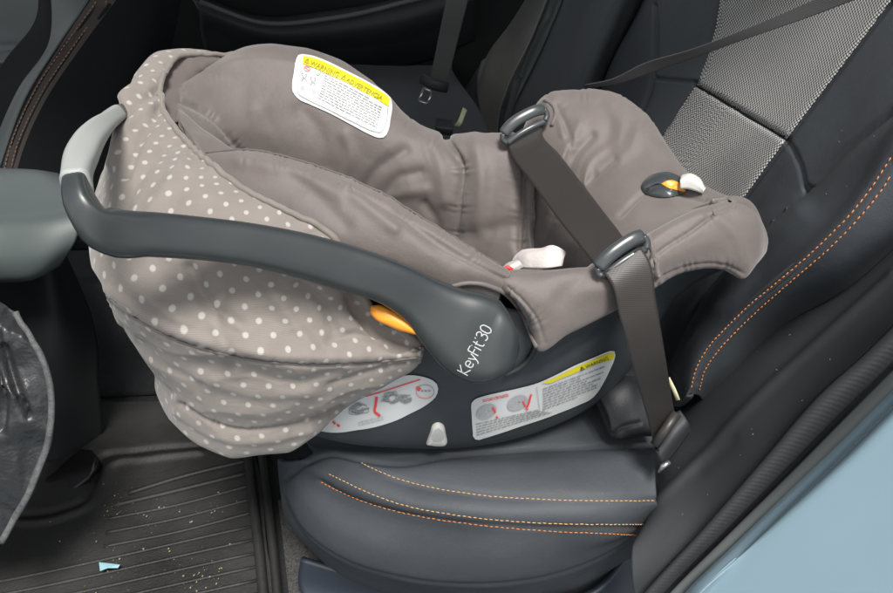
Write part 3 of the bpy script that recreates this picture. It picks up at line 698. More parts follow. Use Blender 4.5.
m = M(); c = [(307+3.2*math.cos(t), 69.6+2.4*math.sin(t)+.4*math.cos(t)) for t in np.linspace(0, 2*math.pi, 13)]; ribbon_px(m, b_pf, c, .8, .0034, n=24); ribbon_px(m, b_pf, [(304.8,68.2),(309.4,71.2)], .8, .0034); m.build('prohibition_sign', M_red, L1)
m = M(); ribbon_px(m, b_pf, [(316.5,74.3),(318,76.2),(321,72.8)], .9, .0034, n=8); m.build('check_mark', mat('label_green', (.1, .4, .12), .5), L1)
# oval label
O2 = [(317,429),(330,431.2),(343,431),(356,429),(370,427),(383.5,423.5),(398,418.5),(411,412),(422,406.5),(430,401),(436,395),(438,389),(437.5,384),(435,381),(429,377.5),(422,375.5),(411,374),(393,377),(369,385),(345,398),(325,415),(314,425)]
L2 = decal(b_sh, O2, 'instruction_label', M_paper, root, off=.002, smoothn=60)
def mark(name, bvh, par, pl, w, off=.0034, ma=M_red, n=None):
    m = M(); ribbon_px(m, bvh, pl, w, off, n=n); return m.build(name, ma, par)
mark('red_line', b_sh, L2, [(366,394.5),(385,389),(405,382.5),(420.5,377.6)], 1.0)
mark('red_arrow', b_sh, L2, [(376.5,395),(375.5,403),(374.5,409.5),(380,414)], 2.4, n=14)
for pl, w_ in (([(333,419.5),(335.5,422)], 2), ([(337,422.5),(340,424.5)], 2), ([(416.5,385.5),(420,388)], 3.4)): mark('red_mark', b_sh, L2, pl, w_)
mark('red_circle', b_sh, L2, [(425+9*math.cos(t), 390+6.5*math.sin(t)) for t in np.linspace(.4, 3.0, 9)], .5, n=16)
m = M()
for ox, oy, s in ((359,407,1.0),(392,396,1.05),(405,397,.7)):
    for k in range(7):
        rr = random.Random(k+int(ox)); c = [(ox+s*rr.uniform(-4,4)+s*rr.uniform(4,9)*math.cos(t), oy+s*rr.uniform(-2.5,2.5)*.5+s*rr.uniform(2.5,5.5)*math.sin(t)-.3*s*math.cos(t)*4) for t in np.linspace(0, 5.5, 9)]
        ribbon_px(m, b_sh, c, .6, .0034, n=20)
c = [(425+9*math.cos(t), 390+7*math.sin(t)) for t in np.linspace(3.0, 6.9, 9)]; ribbon_px(m, b_sh, c, .5, .0034, n=20)
for x0 in (421, 424.5, 428): ribbon_px(m, b_sh, [(x0,388.6),(x0+2.2,389.4)], 1.2, .0034)
m.build('drawings', M_ink, L2)
textrows(b_sh, L2, 'fine_print', M_ink2, (358,419.5), (385,413), (358.5,424.5), (385.5,418), 2, .0034, .8, seed=8)
# long label
O3 = [(471,406),(471.5,401.5),(475,398),(482,395.5),(500.5,391),(519,387),(537,382),(555,374),(573,365),(592,357),(608,350.5),(612,349.6),(614.2,351),(614,356),(609,369),(602,383),(597,391),(591.6,397),(578,404),(561,411),(541,418.5),(521,425),(502,431.5),(484,437),(477,438.8),(473.5,437),(472.5,430),(471.5,415)]
L3 = decal(b_sh, O3, 'warning_label', M_paper, root, off=.002, smoothn=90)
decal(b_sh, [(541,381),(555,375.3),(573,366.3),(592,358.3),(608,352),(612.5,351.2),(613.2,353.5),(612,356.5),(600,360.6),(580,368.5),(560,376.5),(546,381.5)], 'yellow_band', M_yellow, L3, off=.0034, smoothn=40)
m = M(); text_px(m, b_sh, "WARNING", (584.5,366.2), (.93,-.365), 3.4, .0046, 1.0); tri(m, b_sh, (581,367.6), 3.6, (.93,-.365), .0046, .7); m.build('heading', M_black, L3)
textrows(b_sh, L3, 'fine_print', M_ink, (542,386), (610,361.5), (542,409), (597,389), 9, .0034, 1.0, seed=5)
textrows(b_sh, L3, 'fine_print', M_ink, (475.5,421), (540,407), (476.5,434.5), (558,409), 5, .0034, .9, seed=6)
m = M(); ribbon_px(m, b_sh, [(536,385),(539,408)], .5, .0034)
for ox, oy in ((486,410),(517,401)):
    for k, (a, b) in enumerate(((9,6),(6.5,4),(4,2.4))): ribbon_px(m, b_sh, [(ox+a*math.cos(t), oy+b*math.sin(t)-.3*a*math.cos(t)) for t in np.linspace(0, 6.283, 13)], 2.4, .0034, n=26)
m.build('drawings', M_ink2, L3)
for pl, w_ in (([(492,405),(495,410.5)], 2.0), ([(496,414),(497,416)], 2), ([(526,406),(527,408)], 1.6)): mark('red_mark', b_sh, L3, pl, w_, .004)
mark('red_tick', b_sh, L3, [(522,399),(525.5,405),(530.5,392)], 1.6, .004, n=14)
textrows(b_sh, L3, 'red_print', M_red, (482,397.5), (510,391), (482.5,400.5), (510.5,394), 2, .0034, .8, seed=9)
# ================================================================== SEAT BELTS
sb = thing('seat_belt', 'brown grey lap and shoulder belt threaded across the infant seat', 'seat belt', Zp(665,455,0))
def webbing(L, Rr, name, ma, par, n=120, thick=.0016, sag=0):
    A = net([GL(L), GL(Rr)], n, 14)
    return A, M().grid(A, uv=uvm(A)).build(name, ma, par, thick=thick)
webbing([(507,141,1.10),(509,149,1.085),(530,180,1.03),(560,222,.965),(590,259,.895),(600,272,.874),(607,280,.868)], [(543,124,1.10),(542,132,1.085),(560,155,1.03),(587,190,.965),(615,226,.905),(629,243,.878),(638,249,.868)], 'lap_strap', M_belt, sb)
webbing([(603,273,.862),(609,280,.858),(620,318,.868),(632,362,.90),(644,405,.955),(653,440,1.005),(657,462,1.03)], [(641,247,.862),(648,258,.86),(656,300,.87),(664,348,.90),(671,392,.955),(675,422,1.0),(672,448,1.03)], 'lap_strap', M_belt, sb)
webbing([(585,85,1.14),(610,80,1.11),(643,64,1.07),(690,50,1.02),(728,36,.985),(770,19,.95),(809,2,.92),(860,-22,.88)], [(590,88,1.14),(614,84.5,1.115),(660,69.5,1.065),(700,56,1.02),(735,43,.985),(775,29,.95),(815,15,.92),(870,-6,.88)], 'shoulder_strap', M_belt2, sb)
# anchor with sleeve and bolt
m = M(); an = net([GL([(655,440,1.0),(668,418,1.0),(680,410,1.0)]), GL([(659,452,.99),(674,432,.985),(687,420,.99)]), GL([(662,468,1.02),(676,452,1.02),(690,432,1.02)])], 16, 14); m.grid(an); m.build('anchor_sleeve', M_trim2, sb, thick=.012)
m = M(); m.tube(GL([(655,445,.985),(665,430,.98),(677,413,.98)]), .0065, 12); m.build('anchor_roll', M_belt, sb)
m = M(); m.tube(GL([(659,472,1.01),(663,466,1.0),(670,462,1.0)]), [.002, .004, .003], 8); m.build('anchor_plate', M_steel, sb)
# ================================================================== REAR SEAT
seat = thing('rear_seat', 'near rear car seat with dark bolsters, orange stitching and woven grey centre', 'seat', (.1, .7, -.1))
cu = net([
 ZL([(300,520,-.32),(330,575,-.32),(400,600,-.32),(480,606,-.32),(560,600,-.32),(625,575,-.32),(655,552,-.30)]),
 ZL([(281,500,-.16),(290,520,-.17),(312,545,-.17),(345,566,-.17),(405,584,-.17),(480,591,-.17),(560,580,-.17),(620,553,-.16),(656,528,-.14)]),
 ZL([(278,462,-.10),(283,495,-.12),(298,525,-.13),(340,558,-.13),(400,577,-.13),(480,584,-.13),(560,573,-.13),(622,546,-.12),(657,520,-.11)]),
 ZL([(283,462,-.06),(295,492,-.075),(320,520,-.08),(365,545,-.08),(420,557,-.08),(480,562,-.08),(560,556,-.08),(620,541,-.085),(658,516,-.09)]),
 ZL([(292,462,-.04),(308,478,-.045),(330,492,-.045),(370,510,-.04),(420,523,-.035),(480,532,-.035),(560,535,-.035),(620,534,-.05),(660,514,-.07)]),
 ZL([(300,460,-.03),(325,474,-.022),(360,489,-.01),(410,504,-.005),(460,512,-.003),(540,516,-.004),(600,517,-.012),(658,508,-.03)]),
 ZL([(310,455,-.025),(340,463,-.012),(370,470,.0),(420,483,.004),(480,492,.008),(560,496,.008),(610,497,.004),(657,495,-.01)]),
 ZL([(312,448,-.025),(350,457,-.01),(400,463,.0),(450,465,.006),(520,463,.008),(600,459,.008),(655,456,.0)]),
 ZL([(305,440,-.03),(350,449,-.015),(400,455,-.012),(450,456,-.01),(520,452,-.01),(600,446,-.01),(658,441,-.01)]),
 ZL([(295,420,-.03),(350,430,-.015),(450,430,-.012),(550,425,-.012),(670,410,-.012)]),
 ZL([(285,360,-.04),(350,370,-.015),(450,370,-.012),(550,360,-.012),(680,350,-.012)]),
 ZL([(290,200,-.04),(350,200,-.015),(450,200,-.012),(550,190,-.012),(650,190,-.012)]),
], 240, 200)
cu = fnoise(cu, .003, 12, 4.4)
cu = strokes(cu, [([(320,481),(345,495),(400,512),(460,522),(530,527),(600,528),(650,528)], 1.8, -.004), ([(362,463),(390,477),(430,488),(480,496),(540,500),(600,501),(657,500)], 2.0, -.003), ([(285,480),(305,465),(330,455),(360,460),(400,464),(450,456),(520,450),(600,447),(656,445)], 2.5, -.004),
  ([(283,496),(298,526),(340,559),(400,578),(480,585),(560,574),(622,547),(650,525)], 1.8, -.003), ([(342,478),(400,500),(460,510),(540,514),(640,515)], 10, .003)])
cush = M().grid(cu, uv=uvm(cu)).build('seat_cushion', M_leather, seat, thick=.01)
b_cu = bvh_of(cu)
for pl, mt in (([(361,463),(390,476),(430,487),(480,495),(540,499.5),(600,501),(657,500.5)], M_thread2), ([(329,474),(365,491),(400,504),(450,514),(500,520),(560,523.5),(600,524),(650,524)], M_thread2), ([(321,482),(350,496),(400,512),(450,521),(500,527),(560,531.5),(600,533),(640,535)], M_thread)):
    stitch(castline(b_cu, pl, 200, .0007), 'stitching', mt, cush)
# small gather of loose thread at the top stitch
# backrest
bk = net([
 BL([(570,210,-.03),(585,150,-.03),(606,76,-.03),(642,3,-.03),(668,-60,-.03)]),
 BL([(585,210,.015),(598,150,.015),(612,90,.015),(650,3,.02),(676,-60,.02)]),
 BL([(610,230,.03),(625,150,.03),(645,95,.03),(662,40,.03),(690,-60,.03)]),
 BL([(630,240,.015),(645,165,.015),(660,140,.012),(697,85,.01),(725,0,.01),(742,-60,.01)]),
 BL([(650,330,.0),(665,250,.0),(715,160,.0),(742,112,.0),(800,0,.0),(832,-60,.0)]),
 BL([(655,380,.0),(680,280,.005),(743,200,.012),(787,140,.015),(893,0,.015),(945,-70,.015)]),
 BL([(665,400,.02),(690,330,.035),(735,270,.045),(805,190,.05),(870,110,.05),(960,0,.05)]),
 BL([(675,405,.05),(690,355,.065),(722,312,.075),(785,258,.085),(840,205,.09),(890,140,.09),(950,60,.09)]),
 BL([(688,395,.075),(703,360,.085),(735,322,.095),(792,274,.105),(845,225,.11),(893,165,.11),(950,90,.11)]),
 BL([(696,395,.055),(716,365,.065),(742,330,.075),(796,286,.085),(838,258,.09),(893,207,.09),(955,140,.09)]),
 BL([(705,410,-.03),(735,380,-.02),(780,330,-.01),(850,285,-.01),(955,190,-.01)]),
], 220, 220)
bk = fnoise(bk, .003, 10, 7.4)
bk = strokes(bk, [([(655,5),(655,64),(650,90),(641,113)], 1.6, -.006), ([(655,78),(675,80),(697,82)], 1.6, -.006), ([(725,0),(712,45),(697,85),(678,112),(660,140)], 2, -.004), ([(893,0),(840,70),(787,140),(765,170),(743,200)], 2, -.004), ([(787,140),(798,160),(806,192)], 1.8, -.006),
   ([(697,85),(742,112),(787,140)], 2.5, -.009), ([(744,200),(800,190),(835,160),(868,128),(893,112)], 1.8, .0),([(697,383),(710,355),(740,320),(793,274),(845,222),(893,160)], 1.8, -.003),
   ([(668,360),(690,315),(730,262),(805,192),(850,148),(893,112)], 2.6, -.011), ([(682,372),(704,328),(744,277),(818,206),(862,163),(905,127)], 11, .010), ([(715,300),(760,250),(800,215)], 14, .006)])
back = M().grid(bk, uv=uvm(bk)).build('backrest', M_leather, seat, thick=.01)
b_bk = bvh_of(bk)
up = patch(b_bk, [(726,-30),(712,45),(698.5,84)], [(916,-30),(850,57),(788,138.5)], 90, 90, .003)
M().grid(up, uv=uvm(up)).build('centre_panel', M_weave, back, thick=.001)
lo = patch(b_bk, [(695,87.5),(678,113),(661,141),(648,165)], [(785,142),(765,170),(743,200),(722,228)], 70, 70, .003)
M().grid(lo, uv=uvm(lo)).build('centre_panel', M_weave, back, thick=.001)
for pl in ([(691,388),(697,367),(706,351),(735,319),(785,276),(815,250),(845,220),(870,190),(893,155)], [(699,390),(704,372),(716,353),(742,325),(792,280),(825,252),(855,222),(880,192),(893,172)]):
    stitch(castline(b_bk, pl, 220, .0008), 'stitching', M_thread, back, r=.0008)
# cream latch tag below the backrest
m = M(); m.tube(GL([(668,378,1.07),(674,390,1.065),(678,400,1.065)]), .004, 8, sx=.4); o = m.build('latch_tag', mat('cream_tag', (.6, .58, .38), .6), seat)
# black folded pad beside the belt
bp = net([GL([(592,388,1.11),(602,382,1.10),(622,376,1.10),(636,376,1.11)]), GL([(594,396,1.09),(604,390,1.075),(626,383,1.075),(642,386,1.09)]), GL([(602,418,1.075),(612,420,1.06),(632,414,1.06),(650,408,1.07)]), GL([(610,436,1.07),(618,438,1.062),(634,434,1.06),(652,430,1.065)]), GL([(612,440,1.085),(620,440,1.085),(636,438,1.08),(654,436,1.08)])], 50, 50)
bp = strokes(bp, [([(612,434),(622,428),(640,423)], 2, -.004), ([(598,392),(610,418),(613,434)], 2, .002)])
tag(M().grid(fnoise(bp, .002, 30)).build('buckle_pad', M_leather2, None, thick=.012), 'small black padded flap between the shell and the lap belt', 'pad')
# ------------------------------------------------------------------ far half of the rear seat
far = thing('rear_seat', 'far rear car seat half hidden in shadow behind the infant seat', 'seat', (.2, 1.5, -.1))
fb = net([
 BL([(400,160,-.06),(440,60,-.06),(470,-60,-.06)]),
 BL([(428,150,.02),(455,60,.02),(490,-60,.02)]),
 BL([(455,150,.07),(478,60,.07),(505,-60,.07)]),
 BL([(480,160,.04),(502,70,.04),(530,-60,.04)]),
 BL([(492,170,.03),(520,80,.03),(560,-60,.03)]),
 BL([(500,180,.03),(510,110,.03),(562,-8,.03),(580,-60,.03)]),
 BL([(520,190,.0),(535,110,.0),(590,-10,.0),(612,-60,.0)]),
 BL([(560,200,.0),(580,110,.0),(632,-10,.0),(655,-60,.0)]),
 BL([(574,210,-.04),(604,76,-.04),(640,3,-.04),(668,-60,-.04)]),
], 120, 120)
fb = strokes(fb, [([(472,105),(488,50),(508,-10)], 2, -.006), ([(503,112),(530,55),(560,-5)], 2.2, -.008), ([(597,80),(610,50),(630,5)], 3, -.004), ([(535,110),(560,50),(590,-10)], 2, -.0)])
fbk = M().grid(fb).build('backrest', M_cloth, far, thick=.01); b_fb = bvh_of(fb)
A = patch(b_fb, [(509,-25),(490,45),(478,75),(482,115),(490,140)], [(558,-25),(532,40),(508,90),(500,115),(498,140)], 50, 24, .004)
M().grid(A).build('insert_panel', M_mid, fbk, thick=.003)
A = patch(b_fb, [(560,-20),(532,45),(504,108)], [(571,-20),(545,45),(512,112)], 50, 6, .006); M().grid(A).build('edge_trim', M_console, fbk, thick=.004)
fc = net([ZL([(360,210,-.06),(430,220,-.06),(520,210,-.06)]), ZL([(350,160,-.03),(430,170,-.03),(500,165,-.03)]), ZL([(350,110,-.02),(420,120,-.02),(485,120,-.02)]), ZL([(345,70,-.03),(400,75,-.03),(455,75,-.03)]), ZL([(345,55,-.15),(400,60,-.15),(455,60,-.15)])], 50, 50)
fcu = M().grid(fc).build('seat_cushion', M_cloth, far, thick=.05)
bpn = net([BL([(330,240,-.12),(400,60,-.12),(440,-120,-.12)]), BL([(640,300,-.12),(700,60,-.12),(760,-120,-.12)]), BL([(850,560,-.14),(1000,330,-.14),(1150,60,-.14)])], 20, 20)
struct(M().grid(bpn).build('light_leak_panel', M_trim, None, thick=.01))  # unseen backing panel added to close a light leak between the seat backs
# far belt
fbt = thing('seat_belt', 'unfastened grey belt with metal tongue lying on the far rear seat', 'seat belt', G(430,90,1.55))
webbing([(452,-30,1.40),(446,0,1.43),(438,40,1.49),(430,80,1.55)], [(475,-30,1.40),(468,0,1.43),(458,40,1.49),(447,84,1.55)], 'belt_strap', web_mat('grey_webbing', (.055, .055, .055), (.085, .085, .085), .004, .8), fbt, n=50)
m = M(); m.tube(GL([(421,78,1.535),(434,85,1.53),(448,88,1.535)]), .011, 10, sx=.5); m.build('tongue_grip', M_trim2, fbt)
def quadframe(P, w):
    m = M(); Q = P+[P[0], P[1]]; m.tube(curve(np.array(GL(Q[:5]), float), 30), w, 6); return m
m = M()
for a, b in (((424,88),(432,92)), ((432,92),(428,104)), ((428,104),(419,101)), ((419,101),(424,88))): m.tube([G(*a, 1.53), G((a[0]+b[0])/2, (a[1]+b[1])/2, 1.528), G(*b, 1.53)], .003, 6)
m.build('metal_tongue', M_steel, fbt)
m = M(); A = net([GL([(463,107,1.52),(467,110,1.52)]), GL([(457,122,1.52),(461,125,1.52)]), GL([(454,126,1.53),(459,128,1.53)])], 6, 10); tag(m.grid(A).build('latch_tag', mat('cream_plastic', (.55, .55, .36), .5), None, thick=.006), 'cream tag in the crease of the far rear seat', 'tag')
bc = M(); A = net([GL([(436,118,1.50),(452,120,1.50)]), GL([(436,128,1.48),(453,130,1.48)]), GL([(437,134,1.49),(452,136,1.49)])], 12, 12); tag(bc.grid(A).build('belt_buckle', M_trim, None, thick=.02), 'black belt buckle end beside the cream tag in the far seat', 'buckle')
# ================================================================== FRONT SEATS AND CONSOLE
fs = thing('front_seat', 'dark front seat with curved stitched bolster, at upper left', 'seat', G(60,230,1.75))
fg = net([
 GL([(-60,240,1.62),(-40,160,1.62),(5,60,1.62),(35,20,1.62),(30,-60,1.62)]),
 GL([(-35,240,1.50),(-12,170,1.50),(22,85,1.50),(52,40,1.50),(55,0,1.50),(45,-60,1.50)]),
 GL([(-20,240,1.43),(2,180,1.43),(18,130,1.43),(50,68,1.43),(98,5,1.43),(150,-60,1.43)]),
 GL([(0,240,1.42),(15,180,1.42),(30,135,1.42),(62,75,1.42),(112,5,1.42),(165,-60,1.42)]),
 GL([(40,250,1.45),(70,170,1.45),(110,100,1.45),(140,40,1.45),(168,-60,1.45)]),
 GL([(100,250,1.55),(125,170,1.52),(150,90,1.52),(165,30,1.52),(180,-60,1.52)]),
 GL([(115,260,1.75),(140,170,1.72),(160,90,1.72),(175,30,1.72),(190,-60,1.72)]),
], 140, 110)
fg = strokes(fg, [([(5,185),(15,145),(38,95),(70,45),(104,4)], 1.8, -.006)])
fso = M().grid(fg).build('backrest', mat('deep_black_cloth', (.008, .009, .010), .9, [('noise', 500, .3, .001)], spec=.15), fs, thick=.02); b_fg = bvh_of(fg)  # one even near-black base colour
for pl in ([(2,183),(12,143),(33,95),(62,50),(97,2)], [(8,183),(18,145),(40,97),(70,52),(108,0)]):
    stitch(castline(b_fg, pl, 150, .001), 'stitching', mat('brown_thread', (.26, .15, .10), .7), fso, L=.006, r=.0013)
A = patch(b_fg, [(-2,186),(10,143),(31,95),(58,50),(92,-2)], [(13,186),(24,148),(46,100),(78,52),(118,-2)], 80, 5, .0006)
M().grid(A).build('seam_band', mat('brown_black_band', (.03, .022, .018), .6), fso)
bo = patch(b_fg, [(-14,165),(20,88),(50,42),(52,0),(44,-40)], [(-4,178),(29,92),(58,46),(90,-2),(110,-40)], 80, 30, .002)
M().grid(bo).build('bolster', M_console, fso, thick=.004)
# console
cn = net([
 GL([(-80,160,1.30),(0,168,1.30),(40,170,1.30),(58,173,1.30)]),
 GL([(-80,172,1.20),(0,176,1.20),(42,174,1.20),(63,178,1.20)]),
 GL([(-80,208,1.09),(0,213,1.09),(45,210,1.09),(72,205,1.10)]),
 GL([(-80,218,1.07),(0,224,1.07),(48,220,1.07),(77,213,1.08)]),
 GL([(-80,255,1.065),(0,258,1.065),(48,252,1.065),(76,240,1.075)]),
 GL([(-80,275,1.08),(0,277,1.08),(40,272,1.08),(64,260,1.09)]),
 GL([(-80,280,1.15),(0,282,1.15),(40,277,1.15),(60,264,1.16)]),
], 60, 80)
con = thing('centre_console', 'grey green console armrest at the left edge behind the carry handle', 'console', G(20,330,1.2))
cl = M().grid(cn).build('armrest_lid', M_console, con, thick=.05)
cb = net([GL([(-80,262,1.18),(0,264,1.18),(50,258,1.18),(60,240,1.25)]), GL([(-80,320,1.24),(0,322,1.24),(55,320,1.22),(90,310,1.32)]), GL([(-80,400,1.36),(0,402,1.36),(58,398,1.34),(100,390,1.42)]), GL([(-80,470,1.48),(0,470,1.48),(62,460,1.46),(105,450,1.54)])], 40, 50)
M().grid(cb).build('console_base', M_trim, con, thick=.02)
# tunnel and floor
fl = net([[np.array([x, .12, -.345]) for x in (-2.4, -.2, 1.5)], ZL([(-500,500,-.345),(300,500,-.345),(1100,500,-.345)]), ZL([(-500,300,-.345),(300,300,-.345),(1100,300,-.345)]), ZL([(-500,60,-.345),(300,60,-.345),(1100,60,-.345)])], 40, 40)
struct(M().grid(fl).build('floor', M_carpet, None, thick=.01))
tn = net([ZL([(40,400,-.34),(150,395,-.34),(280,390,-.34)]), GL([(40,380,1.6),(150,375,1.6),(280,370,1.62)]), GL([(40,330,1.55),(150,330,1.55),(280,330,1.58)]), GL([(40,290,1.6),(150,290,1.6),(280,290,1.62)]), GL([(40,270,1.75),(150,270,1.75),(280,270,1.75)])], 40, 40)
struct(M().grid(tn).build('floor_tunnel', M_carpet, None, thick=.02))
# mat
mt_ = thing('floor_mat', 'black ribbed rubber floor mat with crumbs on it', 'floor mat', Zp(130,540,-.34))
mg = net([ZL([(-360,740,-.322),(100,740,-.322),(315,740,-.322)]), ZL([(-360,650,-.322),(100,650,-.322),(295,650,-.322)]), ZL([(-360,560,-.322),(100,560,-.322),(268,555,-.322)]), ZL([(-360,500,-.322),(100,500,-.322),(262,490,-.322)]), ZL([(-360,440,-.322),(100,435,-.322),(252,445,-.322)]), ZL([(-360,405,-.322),(100,402,-.322),(240,400,-.322)])], 160, 160)
mg = strokes(mg, [([(-40,512),(60,510),(85,500),(97,475),(100,460),(135,452),(200,446)], 3, -.006), ([(-40,519),(62,517),(90,504),(104,478),(108,468),(150,458),(200,452)], 3, .006)])
mm = M().grid(mg)
for k in range(20):
    y0 = 528+k*15-0.0; x0 = 108-k*2 if k < 3 else -300
    a = np.array([x0, y0-(x0-0)*.10]); 
    P = [(x0, 519+k*13.5-(x0-108)*.16+ (0 if k < 3 else 0)), ((x0+250)/2, 519+k*13.5-((x0+250)/2-108)*.20), (250+k*1.2, 519+k*13.5-(250-108)*.235)]
    mm.tube([Zp(x, y, -.321) for x, y in curve(np.array(P, float), 24)], .0032, 8, sx=1.0, up=[0, 0, 1])
for k in range(2):
    P = [(112+k*16, 506-k*12.5), (180, 490-k*12.5), (248, 473-k*12.5)]
    mm.tube([Zp(x, y, -.321) for x, y in curve(np.array(P, float), 20)], .0045, 8, up=[0, 0, 1])
mm.build('mat_sheet', M_mat, mt_)
m = M()
for x0, r in ((252, .009), (266, .008)): m.tube([Zp(x, y, -.315) for x, y in curve(np.array([(x0-6,440),(x0,490),(x0+7,550),(x0+16,650)], float), 30)], r, 10)
m.build('raised_edge', M_mat, mt_)
cr = M()
cl_ = [(random.uniform(60, 240), random.uniform(490, 590)) for _ in range(14)]
for k in range(190):
    q_ = random.choice(cl_); x = random.gauss(q_[0], 16); y = random.gauss(q_[1], 9)
    if x < 0 or x > 246 or y < 480: continue
    if x < 100 and y < 515: continue
    s = random.choice([.0004, .0005, .0007, .0007, .001, .0018]); c = Zp(x, y, -.318+s*.4)
    cr.poly([c+np.array([math.cos(a)*s*random.uniform(.6, 1.3), math.sin(a)*s*random.uniform(.6, 1.3), 0]) for a in (0, 1.3, 2.6, 4, 5.2)]+[c+np.array([0, 0, s])], [(i, (i+1) % 5, 5) for i in range(5)])
o = cr.build('crumbs', M_crumb, None); o['kind'] = 'stuff'; o['label'] = 'pale crumbs and grit scattered over the rubber mat'; o['category'] = 'crumbs'
cr = M(); c = [(99,562.5),(120,565),(118,568),(108,568),(100,571)]
cr.poly([Zp(x, y, -.312+.003*i) for i, (x, y) in enumerate(c)], [(0, 1, 2, 3, 4)])
tag(cr.build('paper_scrap', mat('cyan_white_paper', (.35, .62, .68), .5), None, thick=.0006, smooth=False), 'small torn pale blue paper scrap on the rubber mat', 'litter')
struct(M().grid(net([[np.array([x, y, -.75]) for x in (-14, 0, 14)] for y in (-14, -5, 5, 14)], 8, 8)).build('ground', mat('asphalt', (.05, .05, .05), .9, [('noise', 200, .5, .003)], var=.3, varsc=60), None))
sl = M(); A = net([[np.array([x, y, z]) for x in (-2.4, -1, 0, .36)] for y, z in ((.30, -.34), (.27, -.325), (.22, -.32), (.14, -.325), (.10, -.35), (.08, -.45), (.10, -.62), (.16, -.68))], 30, 50)
tag(sl.grid(A).build('sill_panel', M_paint, None, thick=.004), 'pale blue painted sill along the floor below the open rear door', 'sill')
# box under the seat
ub = net([GL([(20,474,1.47),(50,463,1.47),(82,449,1.47)]), GL([(24,480,1.44),(55,470,1.44),(93,452,1.44)]), GL([(24,487,1.42),(55,478,1.42),(95,460,1.42)]), GL([(24,500,1.42),(60,498,1.41),(90,478,1.41)]), GL([(24,508,1.44),(60,504,1.43),(88,486,1.43)])], 40, 40)
tag(M().grid(ub).build('seat_rail_cover', mat('glossy_black_plastic', (.008, .008, .009), .3), None, thick=.02), 'glossy black rail cover on the floor under the front seat', 'cover')
# kick mat
nfs = thing('front_seat', 'near front seat left of the frame, unseen slab back added to block light', 'seat', (-.95, .7, -.3))
nb = M(); Vb = []  # seat back slab out of view, put in to darken the footwell
for z, x0, x1, w0 in ((-.25, -.98, -.86, .25), (.2, -1.02, -.88, .27), (.55, -1.08, -.96, .24), (.72, -1.12, -1.04, .16)):
    Vb.append([np.array([(x0+x1)/2+(x1-x0)/2*math.cos(t), .66+w0*math.copysign(abs(math.sin(t))**.6, math.sin(t)), z]) for t in np.linspace(0, 2*math.pi, 33)])
gb_ = hermite(np.array(Vb), np.array([0, .45, .8, 1.0]), np.linspace(0, 1, 30))
nb.grid(gb_); nb.poly(list(gb_[-1][:-1]), [tuple(range(32))]); renorm(nb.build('backrest', M_leather2, nfs))
ks = thing('kick_mat', 'crinkled grey nylon seat back protector with textile binding, lower left edge', 'seat protector', G(-10,540,1.2))
kg = net([GL([(-120,270,1.0),(-60,280,1.0),(-5,297,1.0),(14,312,1.0)]), GL([(-120,330,1.0),(-60,335,.985),(0,335,.98),(32,340,1.0)]), GL([(-120,380,1.02),(-60,380,1.0),(0,378,.99),(48,375,1.01)]), GL([(-120,430,1.05),(-60,430,1.02),(0,430,1.01),(50,430,1.03)]), GL([(-120,480,1.08),(-60,480,1.05),(0,480,1.04),(34,480,1.05)]), GL([(-120,560,1.12),(-60,555,1.10),(-20,545,1.09),(2,540,1.09)])], 120, 120)
kg = fnoise(kg, .012, 14, 2.7, ridged=True); kg = fnoise(kg, .004, 30, 1.7, stretch=(1.6, .6, .6), ridged=True)
kg = strokes(kg, [([(5,350),(15,385),(28,415)], 4, -.014), ([(-5,330),(2,380),(0,430)], 5, -.01)])
ko = M().grid(kg).build('nylon_sheet', M_nylon, ks, thick=.003)
m = M(); m.tube(curve(np.array([kg[int(i), -1] for i in np.linspace(0, 119, 30)]), 60), .006, 8, sx=.7); m.build('binding', M_bind, ks)

# ================================================================== SIDE TRIM AND BODY
T0 = [(640,470,1.09),(660,440,1.12),(690,402,1.13),(735,352,1.10),(790,300,1.06),(850,262,1.03),(910,210,1.0),(970,150,.96)]
trim = net([
 GL([(640,430,1.16),(690,390,1.2),(740,330,1.18),(800,280,1.14),(850,240,1.1),(910,190,1.05),(970,130,1.02)]),
 GL([(645,520,1.07),(662,470,1.09),(692,420,1.10),(735,365,1.08),(790,312,1.04),(850,268,1.0),(910,214,.96),(970,150,.92)]),
 GL([(632,548,1.035),(660,515,1.03),(700,466,1.03),(750,405,1.0),(800,355,.975),(850,308,.95),(893,272,.925),(970,200,.87)]),
 GL([(632,575,1.03),(665,537,1.015),(710,485,1.0),(760,428,.965),(810,378,.935),(860,332,.905),(905,292,.88),(980,228,.83)]),
 GL([(636,604,1.04),(655,580,1.02),(700,532,.985),(750,475,.945),(800,418,.905),(825,391,.885),(860,357,.86),(900,320,.835),(985,250,.79)]),
], 160, 80)
trim = strokes(trim, [([(658,500),(700,458),(755,400),(815,345),(893,275)], 5, .004), ([(660,478),(690,450),(730,440),(700,470)], 8, -.002)])
ts = M().grid(trim).build('side_trim', M_trim2, None, thick=.02)
tag(ts, 'dark plastic wheel arch trim between the rear seat and the door seal', 'trim')
seal = thing('door_seal', 'black ribbed rubber door seal running diagonally along the blue body', 'door seal', G(650,590,1.0))
def ridge(inner, outer, D0, D1, name, ma, par, rise=.01, n=140, dn=0):
    a = curve(np.array([(x, y) for x, y in inner], float), n); b = curve(np.array(outer, float), n); A = []
    for k in range(13):
        t = k/12; h = math.sin(math.pi*min(1, max(0, t)))**.6*rise
        A.append([G(*(a[j]*(1-t)+b[j]*t), (D0*(1-j/(n-1))+D1*(j/(n-1)))-h+dn*t) for j in range(n)])
    A = np.array(A); M().grid(A, uv=uvm(A)).build(name, ma, par, thick=.004)
    return A
INN = [(634,604),(643,593),(700,531),(760,462),(822,391),(860,357),(895,323),(985,245)]
